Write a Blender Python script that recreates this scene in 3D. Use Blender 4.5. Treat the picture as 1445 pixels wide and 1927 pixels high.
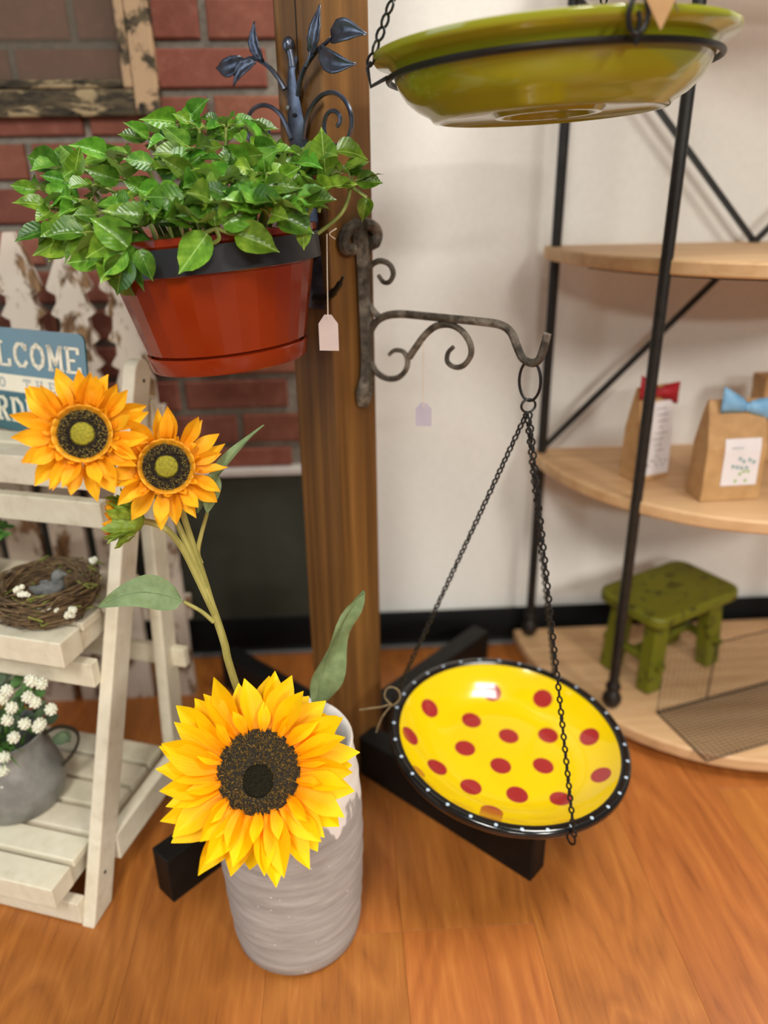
import bpy, bmesh, math, random
from mathutils import Vector, Matrix, Quaternion
random.seed(7)
PI = math.pi
for o in list(bpy.data.objects): bpy.data.objects.remove(o)
scn = bpy.context.scene
col = scn.collection
V = Vector

# ------------------------------------------------------------------ camera
FPX, CX, CY = 1447.0, 722.5, 963.5          # photograph 1445 x 1927
YAW, PITCH, ROLL = map(math.radians, (2.9, 23.4, 0.9))
CAM = V((0, 0, 1.0))
FW = V((math.sin(YAW)*math.cos(PITCH), math.cos(YAW)*math.cos(PITCH), -math.sin(PITCH)))
_r0 = V((math.cos(YAW), -math.sin(YAW), 0)); _u0 = _r0.cross(FW)
RT = math.cos(ROLL)*_r0 - math.sin(ROLL)*_u0
UP = math.cos(ROLL)*_u0 + math.sin(ROLL)*_r0
cd = bpy.data.cameras.new('camera'); cam = bpy.data.objects.new('camera', cd); col.objects.link(cam)
cam.matrix_world = Matrix(((RT.x, UP.x, -FW.x, CAM.x), (RT.y, UP.y, -FW.y, CAM.y), (RT.z, UP.z, -FW.z, CAM.z), (0, 0, 0, 1)))
cd.sensor_fit = 'VERTICAL'; cd.sensor_height = 24.0; cd.lens = FPX/1927*24.0
cd.clip_start = 0.02
cd.dof.use_dof = True; cd.dof.focus_distance = 0.89; cd.dof.aperture_fstop = 1.25
scn.camera = cam

# ------------------------------------------------------------------ light
w = bpy.data.worlds.new('world'); scn.world = w; w.use_nodes = True
bg = w.node_tree.nodes['Background']; bg.inputs[0].default_value = (1.0, 0.97, 0.92, 1); bg.inputs[1].default_value = 0.10
def area(name, loc, target, sx, sy, power, color=(1, .98, .91)):
    l = bpy.data.lights.new(name, 'AREA'); l.shape = 'RECTANGLE'; l.size = sx; l.size_y = sy; l.energy = power; l.color = color
    o = bpy.data.objects.new(name, l); col.objects.link(o); o.location = loc
    o.rotation_euler = (V(target)-V(loc)).to_track_quat('-Z', 'Y').to_euler()
area('ceiling_light', (1.25, 0.80, 2.65), (1.25, 0.80, 0), 0.6, 1.2, 36)
area('ceiling_light', (2.2, -2.8, 2.65), (2.2, -2.8, 0), 0.6, 1.2, 105)
area('ceiling_light', (-0.5, -1.4, 2.65), (-0.5, -1.4, 0), 0.6, 1.2, 54)
area('ceiling_light', (0.6, -5.0, 2.65), (0.6, -5.0, 0), 1.2, 0.6, 130)
area('window_daylight', (-2.3, 0.35, 1.25), (0, 0.6, 0.8), 1.2, 1.5, 9, (.74, .87, 1.0))
vs = scn.view_settings
vs.view_transform = 'Standard'; vs.look = 'None'; vs.gamma = 1; vs.use_curve_mapping = False; vs.exposure = 0.65

# ------------------------------------------------------------------ helpers
def ray(x, y): return FW + (x-CX)/FPX*RT - (y-CY)/FPX*UP
def onp(x, y, p0, n):
    d = ray(x, y); n = V(n); return CAM + d*((V(p0)-CAM).dot(n)/d.dot(n))
def at(x, y, Y): return onp(x, y, (0, Y, 0), (0, 1, 0))
def fl(x, y, z=0.0): return onp(x, y, (0, 0, z), (0, 0, 1))
def frame(o, x, y, z):
    x, y, z, o = V(x), V(y), V(z), V(o)
    return Matrix(((x.x, y.x, z.x, o.x), (x.y, y.y, z.y, o.y), (x.z, y.z, z.z, o.z), (0, 0, 0, 1)))
def look(o, z, up=(0, 0, 1)):
    z = V(z).normalized(); u = V(up)
    if abs(z.dot(u)) > .98: u = V((0, 1, 0))
    x = u.cross(z).normalized(); return frame(o, x, z.cross(x), z)
def rnd(a, b): return random.uniform(a, b)
def spl(pts, n=8, closed=False):
    P = [V(p) for p in pts]; out = []; m = len(P)
    for i in range(m if closed else m-1):
        if closed: a, b, c, d = P[(i-1) % m], P[i], P[(i+1) % m], P[(i+2) % m]
        else: a, b, c, d = P[max(i-1, 0)], P[i], P[i+1], P[min(i+2, m-1)]
        for k in range(n):
            t = k/n
            out.append(.5*((2*b)+(c-a)*t+(2*a-5*b+4*c-d)*t*t+(3*b-a-3*c+d)*t**3))
    if not closed: out.append(P[-1])
    return out
def lerp(a, b, t): return a+(b-a)*t

WM = {}
class MB:
    def __init__(s): s.v = []; s.f = []
    def add(s, vs_, fs, M=None):
        n = len(s.v)
        s.v += [tuple((M @ V(p)) if M is not None else p) for p in vs_]
        s.f += [tuple(i+n for i in f) for f in fs]
        return s
    def box(s, c, size, M=None):
        x, y, z = [k/2 for k in size]; cx_, cy_, cz_ = c
        vv = [(cx_+a*x, cy_+b*y, cz_+d*z) for a in (-1, 1) for b in (-1, 1) for d in (-1, 1)]
        return s.add(vv, [(0, 1, 3, 2), (4, 6, 7, 5), (0, 4, 5, 1), (2, 3, 7, 6), (0, 2, 6, 4), (1, 5, 7, 3)], M)
    def bar(s, a, b, wx, wy, side=(1, 0, 0)):      # box beam from a to b; side = direction of wx
        a, b = V(a), V(b); z = (b-a).normalized(); sd = V(side); x = (sd-z*sd.dot(z)).normalized(); y = z.cross(x)
        return s.box((0, 0, (b-a).length/2), (wx, wy, (b-a).length), frame(a, x, y, z))
    def tube(s, pts, r, n=8, closed=False, flat=1.0, up=None, caps=True):
        P = [V(p) for p in pts]; m = len(P); vv = []; ff = []
        R = r if isinstance(r, (list, tuple)) else [r]*m
        T = []
        for i in range(m):
            if closed: t = P[(i+1) % m]-P[i-1]
            else: t = P[min(i+1, m-1)]-P[max(i-1, 0)]
            T.append(t.normalized() if t.length > 1e-9 else V((0, 0, 1)))
        if up is None:
            up = V((0, 0, 1)) if abs(T[0].z) < .9 else V((0, 1, 0))
        nrm = (V(up)-T[0]*V(up).dot(T[0])).normalized()
        for i in range(m):
            nrm = (nrm-T[i]*nrm.dot(T[i])).normalized(); bn = T[i].cross(nrm)
            for k in range(n):
                a = 2*PI*k/n; vv.append(P[i]+R[i]*(math.cos(a)*nrm+flat*math.sin(a)*bn))
        for i in range(m if closed else m-1):
            j = (i+1) % m
            for k in range(n):
                k2 = (k+1) % n; ff.append((i*n+k, i*n+k2, j*n+k2, j*n+k))
        if not closed and caps:
            ff.append(tuple(range(n-1, -1, -1))); ff.append(tuple((m-1)*n+k for k in range(n)))
        return s.add(vv, ff)
    def lathe(s, prof, n=48, M=None, closed=False):
        vv = []; ff = []; idx = []
        for r, z in prof:
            if r < 1e-6: idx.append([len(vv)]); vv.append((0, 0, z))
            else:
                idx.append(list(range(len(vv), len(vv)+n)))
                vv += [(r*math.cos(2*PI*k/n), r*math.sin(2*PI*k/n), z) for k in range(n)]
        rng = range(len(prof) if closed else len(prof)-1)
        for i in rng:
            A, B = idx[i], idx[(i+1) % len(prof)]
            for k in range(n):
                k2 = (k+1) % n
                if len(A) == 1 and len(B) == 1: continue
                if len(A) == 1: ff.append((A[0], B[k], B[k2]))
                elif len(B) == 1: ff.append((A[k], B[0], A[k2]))
                else: ff.append((A[k], B[k], B[k2], A[k2]))
        ff = [f[::-1] for f in ff]
        return s.add(vv, ff, M)
    def prism(s, poly, t, M=None):                 # polygon in xy, thickness t along z from 0
        n = len(poly)
        vv = [(x, y, 0) for x, y in poly]+[(x, y, t) for x, y in poly]
        ff = [tuple(range(n-1, -1, -1)), tuple(range(n, 2*n))]+[(k, (k+1) % n, n+(k+1) % n, n+k) for k in range(n)]
        return s.add(vv, ff, M)
    def ball(s, c, r, nu=12, nv=8, M=None):
        r = r if isinstance(r, (tuple, list)) else (r, r, r)
        vv = [(c[0], c[1], c[2]+r[2])]; ff = []
        for i in range(1, nv):
            for k in range(nu):
                a = PI*i/nv; b = 2*PI*k/nu
                vv.append((c[0]+r[0]*math.sin(a)*math.cos(b), c[1]+r[1]*math.sin(a)*math.sin(b), c[2]+r[2]*math.cos(a)))
        vv.append((c[0], c[1], c[2]-r[2])); L = len(vv)-1
        for k in range(nu):
            k2 = (k+1) % nu
            ff.append((0, 1+k, 1+k2)); ff.append((L, 1+(nv-2)*nu+k2, 1+(nv-2)*nu+k))
            for i in range(nv-2): ff.append((1+i*nu+k, 1+(i+1)*nu+k, 1+(i+1)*nu+k2, 1+i*nu+k2))
        return s.add(vv, ff, M)
    def grid(s, fn, nu, nv, M=None):               # fn(u,v) -> point, u,v in 0..1
        vv = [fn(i/nu, j/nv) for i in range(nu+1) for j in range(nv+1)]
        ff = [(i*(nv+1)+j, (i+1)*(nv+1)+j, (i+1)*(nv+1)+j+1, i*(nv+1)+j+1) for i in range(nu) for j in range(nv)]
        return s.add(vv, ff, M)
    def mesh(s, name, mat, smooth=True, angle=40, parent=None):
        inv = WM[parent.name].inverted() if parent is not None else None
        me = bpy.data.meshes.new(name)
        me.from_pydata([tuple(inv @ V(p)) if inv is not None else tuple(p) for p in s.v], [], s.f)
        if mat is not None: me.materials.append(mat)
        if smooth:
            me.polygons.foreach_set('use_smooth', [True]*len(me.polygons)); me.set_sharp_from_angle(angle=math.radians(angle))
        me.update(); return me
    def build(s, name, mat, parent=None, smooth=True, angle=40, bevel=0, base=None):
        if parent is None and base is not None:
            s.v = [tuple(V(p)-V(base)) for p in s.v]
        me = s.mesh(name, mat, smooth, angle, parent)
        o = bpy.data.objects.new(name, me); col.objects.link(o)
        if parent is not None: o.parent = parent; WM[o.name] = WM[parent.name].copy()
        else:
            M = Matrix.Translation(base) if base is not None else Matrix.Identity(4)
            o.matrix_world = M; WM[o.name] = M
        if bevel:
            b = o.modifiers.new('bevel', 'BEVEL'); b.width = bevel; b.segments = 2; b.limit_method = 'ANGLE'
        return o
def inst(name, me, M, parent):                     # a part that shares mesh data, placed by a world matrix
    o = bpy.data.objects.new(name, me); col.objects.link(o); o.parent = parent
    o.matrix_basis = WM[parent.name].inverted() @ M; WM[o.name] = M
    return o
def tag(o, label=None, cat=None, group=None, kind=None):
    if label: o['label'] = label
    if cat: o['category'] = cat
    if group: o['group'] = group
    if kind: o['kind'] = kind
    return o
def thing(name, loc, label, cat, group=None):
    o = bpy.data.objects.new(name, None); col.objects.link(o); o.location = loc; o.empty_display_size = .02
    WM[o.name] = Matrix.Translation(loc)
    return tag(o, label, cat, group)

# ------------------------------------------------------------------ materials
def S(r, g, b):
    f = lambda c: c/12.92 if c <= .04045 else ((c+.055)/1.055)**2.4
    return (f(r/255), f(g/255), f(b/255), 1)
class NT:
    def __init__(s, name):
        s.m = bpy.data.materials.new(name); s.m.use_nodes = True; s.t = s.m.node_tree
        s.b = s.t.nodes['Principled BSDF']; s.out = s.t.nodes['Material Output']
    def n(s, typ, **kw):
        nd = s.t.nodes.new(typ)
        for k, v in kw.items(): setattr(nd, k, v)
        return nd
    def l(s, a, b): s.t.links.new(a, b)
    def math(s, op, a, b=None, c=None):
        nd = s.n('ShaderNodeMath', operation=op)
        for i, x in enumerate((a, b, c)):
            if x is None: continue
            if isinstance(x, (int, float)): nd.inputs[i].default_value = x
            else: s.l(x, nd.inputs[i])
        return nd.outputs[0]
    def coord(s, scale=(1, 1, 1), kind='Object', rot=(0, 0, 0), shift=True):
        tc = s.n('ShaderNodeTexCoord'); mp = s.n('ShaderNodeMapping')
        mp.inputs['Scale'].default_value = scale; mp.inputs['Rotation'].default_value = rot
        if shift:
            oi = s.n('ShaderNodeObjectInfo'); mu = s.n('ShaderNodeVectorMath', operation='SCALE')
            cb = s.n('ShaderNodeCombineXYZ'); s.l(oi.outputs['Random'], cb.inputs[0]); s.l(oi.outputs['Random'], cb.inputs[2])
            s.l(cb.outputs[0], mu.inputs[0]); mu.inputs['Scale'].default_value = 7.3
            ad = s.n('ShaderNodeVectorMath', operation='ADD'); s.l(tc.outputs[kind], ad.inputs[0]); s.l(mu.outputs[0], ad.inputs[1])
            s.l(ad.outputs[0], mp.inputs[0])
        else: s.l(tc.outputs[kind], mp.inputs[0])
        return mp.outputs[0]
    def noise(s, co, scale=5, detail=4, rough=.55, dist=0):
        nd = s.n('ShaderNodeTexNoise'); s.l(co, nd.inputs['Vector']); nd.inputs['Scale'].default_value = scale
        nd.inputs['Detail'].default_value = detail; nd.inputs['Roughness'].default_value = rough; nd.inputs['Distortion'].default_value = dist
        return nd.outputs[0]
    def ramp(s, fac, stops, interp='LINEAR'):
        nd = s.n('ShaderNodeValToRGB'); cr = nd.color_ramp; cr.interpolation = interp
        while len(cr.elements) < len(stops): cr.elements.new(.5)
        for e, (p, c) in zip(cr.elements, stops): e.position = p; e.color = c
        s.l(fac, nd.inputs[0]); return nd.outputs[0]
    def mix(s, fac, a, b, mode='MIX'):
        nd = s.n('ShaderNodeMix', data_type='RGBA', blend_type=mode)
        for sk, x in ((nd.inputs[0], fac), (nd.inputs[6], a), (nd.inputs[7], b)):
            if isinstance(x, (int, float, tuple)): sk.default_value = x
            else: s.l(x, sk)
        return nd.outputs[2]
    def vary(s, colr, amt=.25, hue=.0):
        oi = s.n('ShaderNodeObjectInfo'); hs = s.n('ShaderNodeHueSaturation'); s.l(colr, hs.inputs['Color'])
        v = s.math('MULTIPLY_ADD', oi.outputs['Random'], amt, 1-amt/2); s.l(v, hs.inputs['Value'])
        if hue:
            wn = s.n('ShaderNodeTexWhiteNoise', noise_dimensions='1D'); s.l(oi.outputs['Random'], wn.inputs['W'])
            s.l(s.math('MULTIPLY_ADD', wn.outputs[0], hue, .5-hue/2), hs.inputs['Hue'])
        return hs.outputs[0]
    def bump(s, h, strength=.3, dist=.002):
        nd = s.n('ShaderNodeBump'); nd.inputs['Strength'].default_value = strength; nd.inputs['Distance'].default_value = dist
        s.l(h, nd.inputs['Height']); s.l(nd.outputs[0], s.b.inputs['Normal'])
    def fin(s, colr, rough=.5, metal=0, spec=.5, coat=0, sheen=0):
        i = s.b.inputs
        if isinstance(colr, tuple): i['Base Color'].default_value = colr
        else: s.l(colr, i['Base Color'])
        if isinstance(rough, (int, float)): i['Roughness'].default_value = rough
        else: s.l(rough, i['Roughness'])
        i['Metallic'].default_value = metal; i['Specular IOR Level'].default_value = spec; i['Coat Weight'].default_value = coat
        i['Coat Roughness'].default_value = .05
        return s.m
def plain(name, c1, c2=None, scale=30, rough=.5, metal=0, bump=.1, bd=.001, spec=.5, coat=0, stretch=(1, 1, 1), vary=0, lo=.35, hi=.65):
    t = NT(name); c2 = c2 or c1; co = t.coord(stretch); n = t.noise(co, scale)
    c = t.ramp(n, [(lo, c1), (hi, c2)])
    if vary: c = t.vary(c, vary)
    if bump: t.bump(n, bump, bd)
    return t.fin(c, rough, metal, spec, coat)
def wood(name, cols, scale=(60, 60, 3), rough=.5, vary=.15, bump=.15, wave=.35, ring=14, spec=.4):
    t = NT(name); co = t.coord(scale)
    n1 = t.noise(co, 1.0, 6, .6, .4)
    co2 = t.coord(tuple(k/ring for k in scale)); n2 = t.noise(co2, 1.2, 3, .5, .6)
    rings = t.math('FRACT', t.math('MULTIPLY', n2, 9.0)); rings = t.math('ABSOLUTE', t.math('SUBTRACT', rings, .5))
    f = t.math('ADD', t.math('MULTIPLY', n1, 1-wave), t.math('MULTIPLY', rings, 2*wave))
    c = t.vary(t.ramp(f, cols), vary, .012); t.bump(n1, bump, .0008)
    return t.fin(c, rough, 0, spec)
def chippy(name, paint, under, dark, scale=22, stretch=(1, 1, 1), amount=.5, rough=.7, vary=0):
    t = NT(name); co = t.coord(stretch); n = t.noise(co, scale, 8, .65, .3); g = t.noise(co, scale*3, 4, .6)
    m1 = t.ramp(n, [(amount-.03, (0, 0, 0, 1)), (amount+.03, (1, 1, 1, 1))])
    uc = t.ramp(g, [(.35, dark), (.62, under)]); c = t.mix(m1, uc, paint)
    if vary: c = t.vary(c, vary)
    t.bump(t.math('ADD', m1, t.math('MULTIPLY', g, .3)), .35, .0015)
    return t.fin(c, rough, 0, .3)
M = {}
M['wall'] = plain('white_wall_paint', S(228, 224, 217), S(232, 228, 221), 90, .75, bump=.12, bd=.0006, spec=.3)
M['mortar'] = plain('mortar', S(118, 110, 100), S(142, 134, 122), 60, .9, bump=.5, spec=.2)
t = NT('brick'); co = t.coord((1, 1, 1)); n = t.noise(co, 45, 6, .65); n2 = t.noise(co, 9, 3)
c = t.mix(.5, t.ramp(n, [(.3, S(110, 64, 50)), (.55, S(135, 83, 67)), (.78, S(166, 118, 100))]), t.ramp(n2, [(.3, S(114, 68, 54)), (.7, S(143, 89, 73))]))
t.bump(n, .4, .002); M['brick'] = t.fin(t.vary(c, .42, .012), .85, 0, .2)
M['wainscot'] = plain('dark_green_wainscot', S(50, 52, 42), S(56, 58, 47), 25, .55, bump=.05)
M['trim'] = plain('trim_white', S(205, 196, 190), S(214, 206, 200), 40, .5)
M['black_base'] = plain('black_vinyl_base', S(9, 9, 9), S(12, 12, 11), 40, .5, bump=.05, spec=.15)
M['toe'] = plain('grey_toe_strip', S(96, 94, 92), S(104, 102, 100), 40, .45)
M['subfloor'] = plain('subfloor', S(60, 30, 14), S(66, 34, 16), 20, .8)
# vinyl oak plank
t = NT('floor_plank'); co = t.coord((1, .075, 1)); n1 = t.noise(co, 110, 7, .68, .5)
co2 = t.coord((1, .22, 1)); n2 = t.noise(co2, 5.5, 3, .5, 1.0)
rg = t.math('ABSOLUTE', t.math('SUBTRACT', t.math('FRACT', t.math('MULTIPLY', n2, 9.0)), .5))
f = t.math('ADD', t.math('MULTIPLY', n1, .78), t.math('MULTIPLY', rg, .42))
c = t.ramp(f, [(.16, S(112, 60, 22)), (.36, S(152, 88, 37)), (.56, S(168, 100, 43)), (.85, S(188, 122, 58))])
t.bump(n1, .06, .0006); M['plank'] = t.fin(t.vary(c, .16, .008), .38, 0, .45)
M['post'] = wood('stained_post', [(.15, S(60, 37, 15)), (.42, S(99, 65, 30)), (.62, S(120, 81, 38)), (.88, S(154, 108, 57))], (80, 80, 2.0), .5, .02, .15, .3)
M['black_wood'] = plain('black_painted_wood', S(13, 12, 11), S(20, 18, 16), 40, .5, bump=.2, spec=.25)
M['black_metal'] = plain('black_metal', S(20, 19, 18), S(30, 28, 26), 60, .42, .3, .1)
M['rod'] = plain('rod_dark_metal', S(26, 24, 22), S(38, 34, 30), 50, .45, .2, .15)
M['finial'] = plain('finial_metal', S(34, 28, 24), S(46, 38, 32), 50, .4, .4, .15)
M['pewter'] = plain('pewter_metal', S(70, 74, 86), S(112, 117, 132), 35, .30, .8, .25, .0008)
M['band'] = plain('black_plastic_band', S(34, 35, 40), S(40, 41, 46), 30, .4, bump=.05)
M['terracotta'] = plain('terracotta_plastic', S(130, 39, 11), S(140, 44, 14), 9, .2, bump=.02, spec=.5)
M['soil'] = plain('soil', S(30, 20, 13), S(58, 40, 26), 120, .95, bump=.8, bd=.004)
t = NT('impatiens_leaf'); tc = t.n('ShaderNodeTexCoord'); sp = t.n('ShaderNodeSeparateXYZ'); t.l(tc.outputs['Object'], sp.inputs[0])
ax = t.math('ABSOLUTE', sp.outputs[1]); vein = t.math('SINE', t.math('MULTIPLY', t.math('SUBTRACT', sp.outputs[0], t.math('MULTIPLY', ax, .9)), 900))
mid = t.math('LESS_THAN', ax, .0007)
n = t.noise(t.coord((1, 1, 1)), 60, 3)
c = t.ramp(n, [(.3, S(70, 112, 28)), (.55, S(102, 146, 42)), (.75, S(138, 172, 62))])
c = t.mix(t.math('MULTIPLY', mid, .6), c, S(165, 200, 105)); c = t.vary(c, .95, .05)
ge = t.n('ShaderNodeNewGeometry'); c = t.mix(t.math('MULTIPLY', ge.outputs['Backfacing'], .55), c, S(150, 178, 92))
t.bump(t.math('ADD', vein, t.math('MULTIPLY', mid, -3)), .10, .0012)
M['leaf'] = t.fin(c, .27, 0, .5); t.b.inputs['Transmission Weight'].default_value = 0
t.b.inputs['Subsurface Weight'].default_value = .0
def translucent(m, fac, colr):
    nt = m.node_tree; b = nt.nodes['Principled BSDF']; out = nt.nodes['Material Output']
    tr = nt.nodes.new('ShaderNodeBsdfTranslucent'); mx = nt.nodes.new('ShaderNodeMixShader'); mx.inputs[0].default_value = fac
    if b.inputs['Base Color'].is_linked: nt.links.new(b.inputs['Base Color'].links[0].from_socket, tr.inputs[0])
    else: tr.inputs[0].default_value = colr
    nt.links.new(b.outputs[0], mx.inputs[1]); nt.links.new(tr.outputs[0], mx.inputs[2]); nt.links.new(mx.outputs[0], out.inputs[0])
translucent(M['leaf'], .22, None)
M['stem_green'] = plain('pale_green_stem', S(112, 132, 54), S(146, 156, 78), 40, .45)
M['sf_stem'] = plain('sunflower_stem', S(140, 134, 66), S(172, 164, 92), 60, .6, stretch=(1, 1, .3))
M['sf_leaf'] = plain('fabric_leaf', S(116, 138, 92), S(140, 162, 114), 55, .7, bump=.25); translucent(M['sf_leaf'], .2, None)
def petal_mat(name, L, stops, vary=.14):
    t = NT(name); tc = t.n('ShaderNodeTexCoord'); sp = t.n('ShaderNodeSeparateXYZ'); t.l(tc.outputs['Object'], sp.inputs[0])
    n = t.noise(t.coord((1, 6, 1)), 60, 3)
    u = t.math('ADD', t.math('DIVIDE', sp.outputs[0], L), t.math('MULTIPLY', t.math('SUBTRACT', n, .5), .3))
    st = t.math('SINE', t.math('MULTIPLY', sp.outputs[1], 2600))
    t.bump(st, .12, .0006); c = t.vary(t.ramp(u, stops), vary, .012)
    m = t.fin(c, .55, 0, .25); translucent(m, .28, None); return m
M['petal_big'] = petal_mat('petal_yellow', .068, [(.0, S(246, 148, 0)), (.3, S(254, 182, 0)), (.65, S(255, 202, 2)), (1, S(255, 218, 12))])
M['petal_small'] = petal_mat('petal_amber', .044, [(.0, S(206, 124, 8)), (.3, S(246, 164, 20)), (.75, S(255, 194, 36)), (1, S(252, 180, 36))])
M['collar'] = plain('amber_collar', S(214, 140, 16), S(232, 164, 28), 60, .6)
M['disc_dark'] = plain('seed_disc_dark', S(20, 15, 6), S(42, 32, 14), 300, .9, bump=.6)
M['floret'] = plain('floret_ochre', S(46, 34, 10), S(168, 130, 50), 260, .8, vary=.2, bump=0)
M['disc_core'] = plain('disc_core_black', S(18, 16, 10), S(40, 36, 24), 700, .95, bump=.9, bd=.002, spec=.1)
M['core_green'] = plain('core_olive', S(120, 112, 12), S(150, 140, 22), 400, .8, bump=.6, bd=.002)
M['floret_cream'] = plain('floret_cream', S(96, 80, 34), S(196, 178, 96), 300, .8, vary=.3, bump=0)
M['floret_brown'] = plain('floret_brown', S(44, 32, 24), S(74, 56, 44), 300, .85, bump=0)
M['sepal'] = plain('sepal_green', S(96, 124, 28), S(140, 164, 54), 60, .55)
# whitewashed crock
t = NT('whitewashed_clay'); co = t.coord((1, 1, 6), shift=False); n = t.noise(co, 14, 6, .6); g = t.noise(t.coord((1, 1, 1), shift=False), 30, 5, .6)
tc = t.n('ShaderNodeTexCoord'); sp = t.n('ShaderNodeSeparateXYZ'); t.l(tc.outputs['Object'], sp.inputs[0])
c = t.ramp(n, [(.25, S(144, 138, 134)), (.5, S(162, 156, 151)), (.78, S(184, 178, 174))])
dm = t.math('ADD', sp.outputs[2], t.math('MULTIPLY', t.math('SUBTRACT', t.noise(t.coord((1, 1, .4), shift=False), 22, 3), .5), .16))
white = t.ramp(dm, [(.252, (0, 0, 0, 1)), (.257, (1, 1, 1, 1))])
patch = t.ramp(t.noise(t.coord((1, 1, .8), shift=False), 9, 5, .6, .3), [(.66, (0, 0, 0, 1)), (.675, (1, 1, 1, 1))])
chip = t.ramp(g, [(.70, (0, 0, 0, 1)), (.72, (1, 1, 1, 1))])
c = t.mix(patch, c, S(206, 202, 204)); c = t.mix(white, c, S(232, 226, 220)); c = t.mix(t.math('MULTIPLY', chip, white), c, S(112, 100, 92))
speck = t.ramp(t.noise(t.coord((1, 1, 1), shift=False), 90, 2), [(.72, (0, 0, 0, 1)), (.74, (1, 1, 1, 1))]); c = t.mix(t.math('MULTIPLY', speck, .7), c, S(215, 210, 206))
t.bump(t.math('ADD', n, t.math('MULTIPLY', white, .4)), .2, .002); M['crock'] = t.fin(c, .72, 0, .3)
M['whitewash'] = wood('cream_painted_wood', [(.15, S(184, 172, 146)), (.4, S(214, 204, 180)), (.6, S(221, 212, 189)), (.9, S(228, 221, 202))], (50, 50, 50), .65, .06, .12, .15)
M['picket'] = chippy('chipped_white_picket', S(214, 200, 184), S(150, 116, 82), S(92, 66, 44), 26, (1, 1, .5), .45)
M['frame_paint'] = chippy('peeling_cream_paint', S(172, 142, 110), S(96, 82, 60), S(24, 20, 16), 26, (.6, 1, .6), .5, .75, .1)
M['frame_rail'] = chippy('peeling_cream_paint_rail', S(158, 138, 104), S(84, 72, 52), S(20, 17, 14), 26, (.35, 1, 1.4), .53, .75)
t = NT('insect_screen'); tr = t.n('ShaderNodeBsdfTransparent'); mx = t.n('ShaderNodeMixShader'); mx.inputs[0].default_value = .3
t.fin(S(110, 98, 82), .7); t.l(tr.outputs[0], mx.inputs[1]); t.l(t.b.outputs[0], mx.inputs[2]); t.l(mx.outputs[0], t.out.inputs[0]); M['screen'] = t.m
t = NT('rusty_iron'); co = t.coord((1, 1, 1)); n = t.noise(co, 70, 6, .65); n2 = t.noise(co, 24, 3)
c = t.mix(t.ramp(n2, [(.45, (0, 0, 0, 1)), (.6, (1, 1, 1, 1))]), t.ramp(n, [(.35, S(54, 48, 41)), (.65, S(96, 88, 76))]), t.ramp(n, [(.35, S(70, 60, 50)), (.68, S(150, 140, 126))]))
t.bump(n, .7, .003); M['iron'] = t.fin(c, .7, .25, .4)
M['tagpaper'] = plain('tag_paper', S(202, 184, 178), S(206, 188, 182), 60, .8)
M['taglilac'] = plain('tag_paper_lilac', S(178, 169, 182), S(183, 174, 187), 60, .8)
M['string'] = plain('white_string', S(205, 192, 174), S(220, 208, 192), 200, .9)
M['twine'] = plain('jute_twine', S(110, 92, 64), S(138, 118, 84), 200, .9)
M['kraft'] = plain('kraft_paper', S(176, 134, 86), S(192, 150, 100), 40, .65, bump=.25)
M['paper_label'] = plain('white_label', S(222, 214, 214), S(228, 220, 220), 30, .7)
M['ink'] = plain('grey_ink', S(110, 108, 112), None, 20, .8, bump=0)
M['ink_teal'] = plain('teal_ink', S(128, 158, 160), None, 20, .8, bump=0)
M['ink_green'] = plain('green_ink', S(146, 178, 96), None, 20, .8, bump=0)
M['red_ribbon'] = plain('red_ribbon', S(150, 14, 26), S(176, 22, 36), 30, .6)
M['blue_ribbon'] = plain('blue_ribbon', S(112, 164, 204), S(140, 188, 222), 30, .6)
M['shelf_wood'] = wood('pale_plywood', [(.2, S(174, 136, 92)), (.45, S(198, 160, 114)), (.65, S(210, 174, 128)), (.9, S(222, 188, 144))], (5, 40, 40), .5, .08, .06, .2)
M['stool_green'] = chippy('distressed_green', S(106, 106, 24), S(84, 82, 20), S(58, 54, 18), 40, (1, 1, 1), .42, .45)
M['wire'] = plain('dark_wire', S(44, 36, 30), S(66, 54, 44), 80, .6, .4)
M['green_glaze'] = plain('olive_green_glaze', S(146, 150, 30), S(156, 158, 40), 6, .16, bump=.01, spec=.6, coat=.4)
M['galv'] = plain('galvanised_metal', S(126, 126, 122), S(156, 156, 152), 25, .5, .35, .1)
M['galv_handle'] = plain('brown_handle', S(70, 60, 46), S(92, 80, 62), 25, .55, .3)
M['foliage'] = plain('green_foliage', S(52, 88, 40), S(92, 138, 56), 40, .55, vary=.5)
M['foliage_dark'] = plain('eucalyptus_foliage', S(66, 84, 62), S(98, 116, 82), 40, .65, vary=.4)
M['white_flower'] = plain('white_flower', S(226, 226, 200), S(236, 236, 222), 200, .8, bump=.5, bd=.003)
M['twig'] = plain('twig_brown', S(66, 48, 30), S(116, 92, 60), 90, .85)
M['moss'] = plain('moss', S(92, 98, 40), S(128, 130, 60), 120, .95)
M['bird'] = plain('grey_bird', S(88, 88, 86), S(120, 120, 116), 90, .85)
M['sign'] = plain('teal_sign_enamel', S(20, 76, 84), S(26, 92, 104), 7, .2, bump=.02, spec=.6, coat=.5)
M['cream'] = plain('cream_print', S(232, 222, 196), S(236, 228, 206), 30, .5, bump=0)
M['grey_print'] = plain('pale_grey_print', S(170, 176, 176), None, 30, .5, bump=0)
M['hole'] = plain('dark_hole', S(22, 16, 12), None, 20, .8, bump=0)

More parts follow.
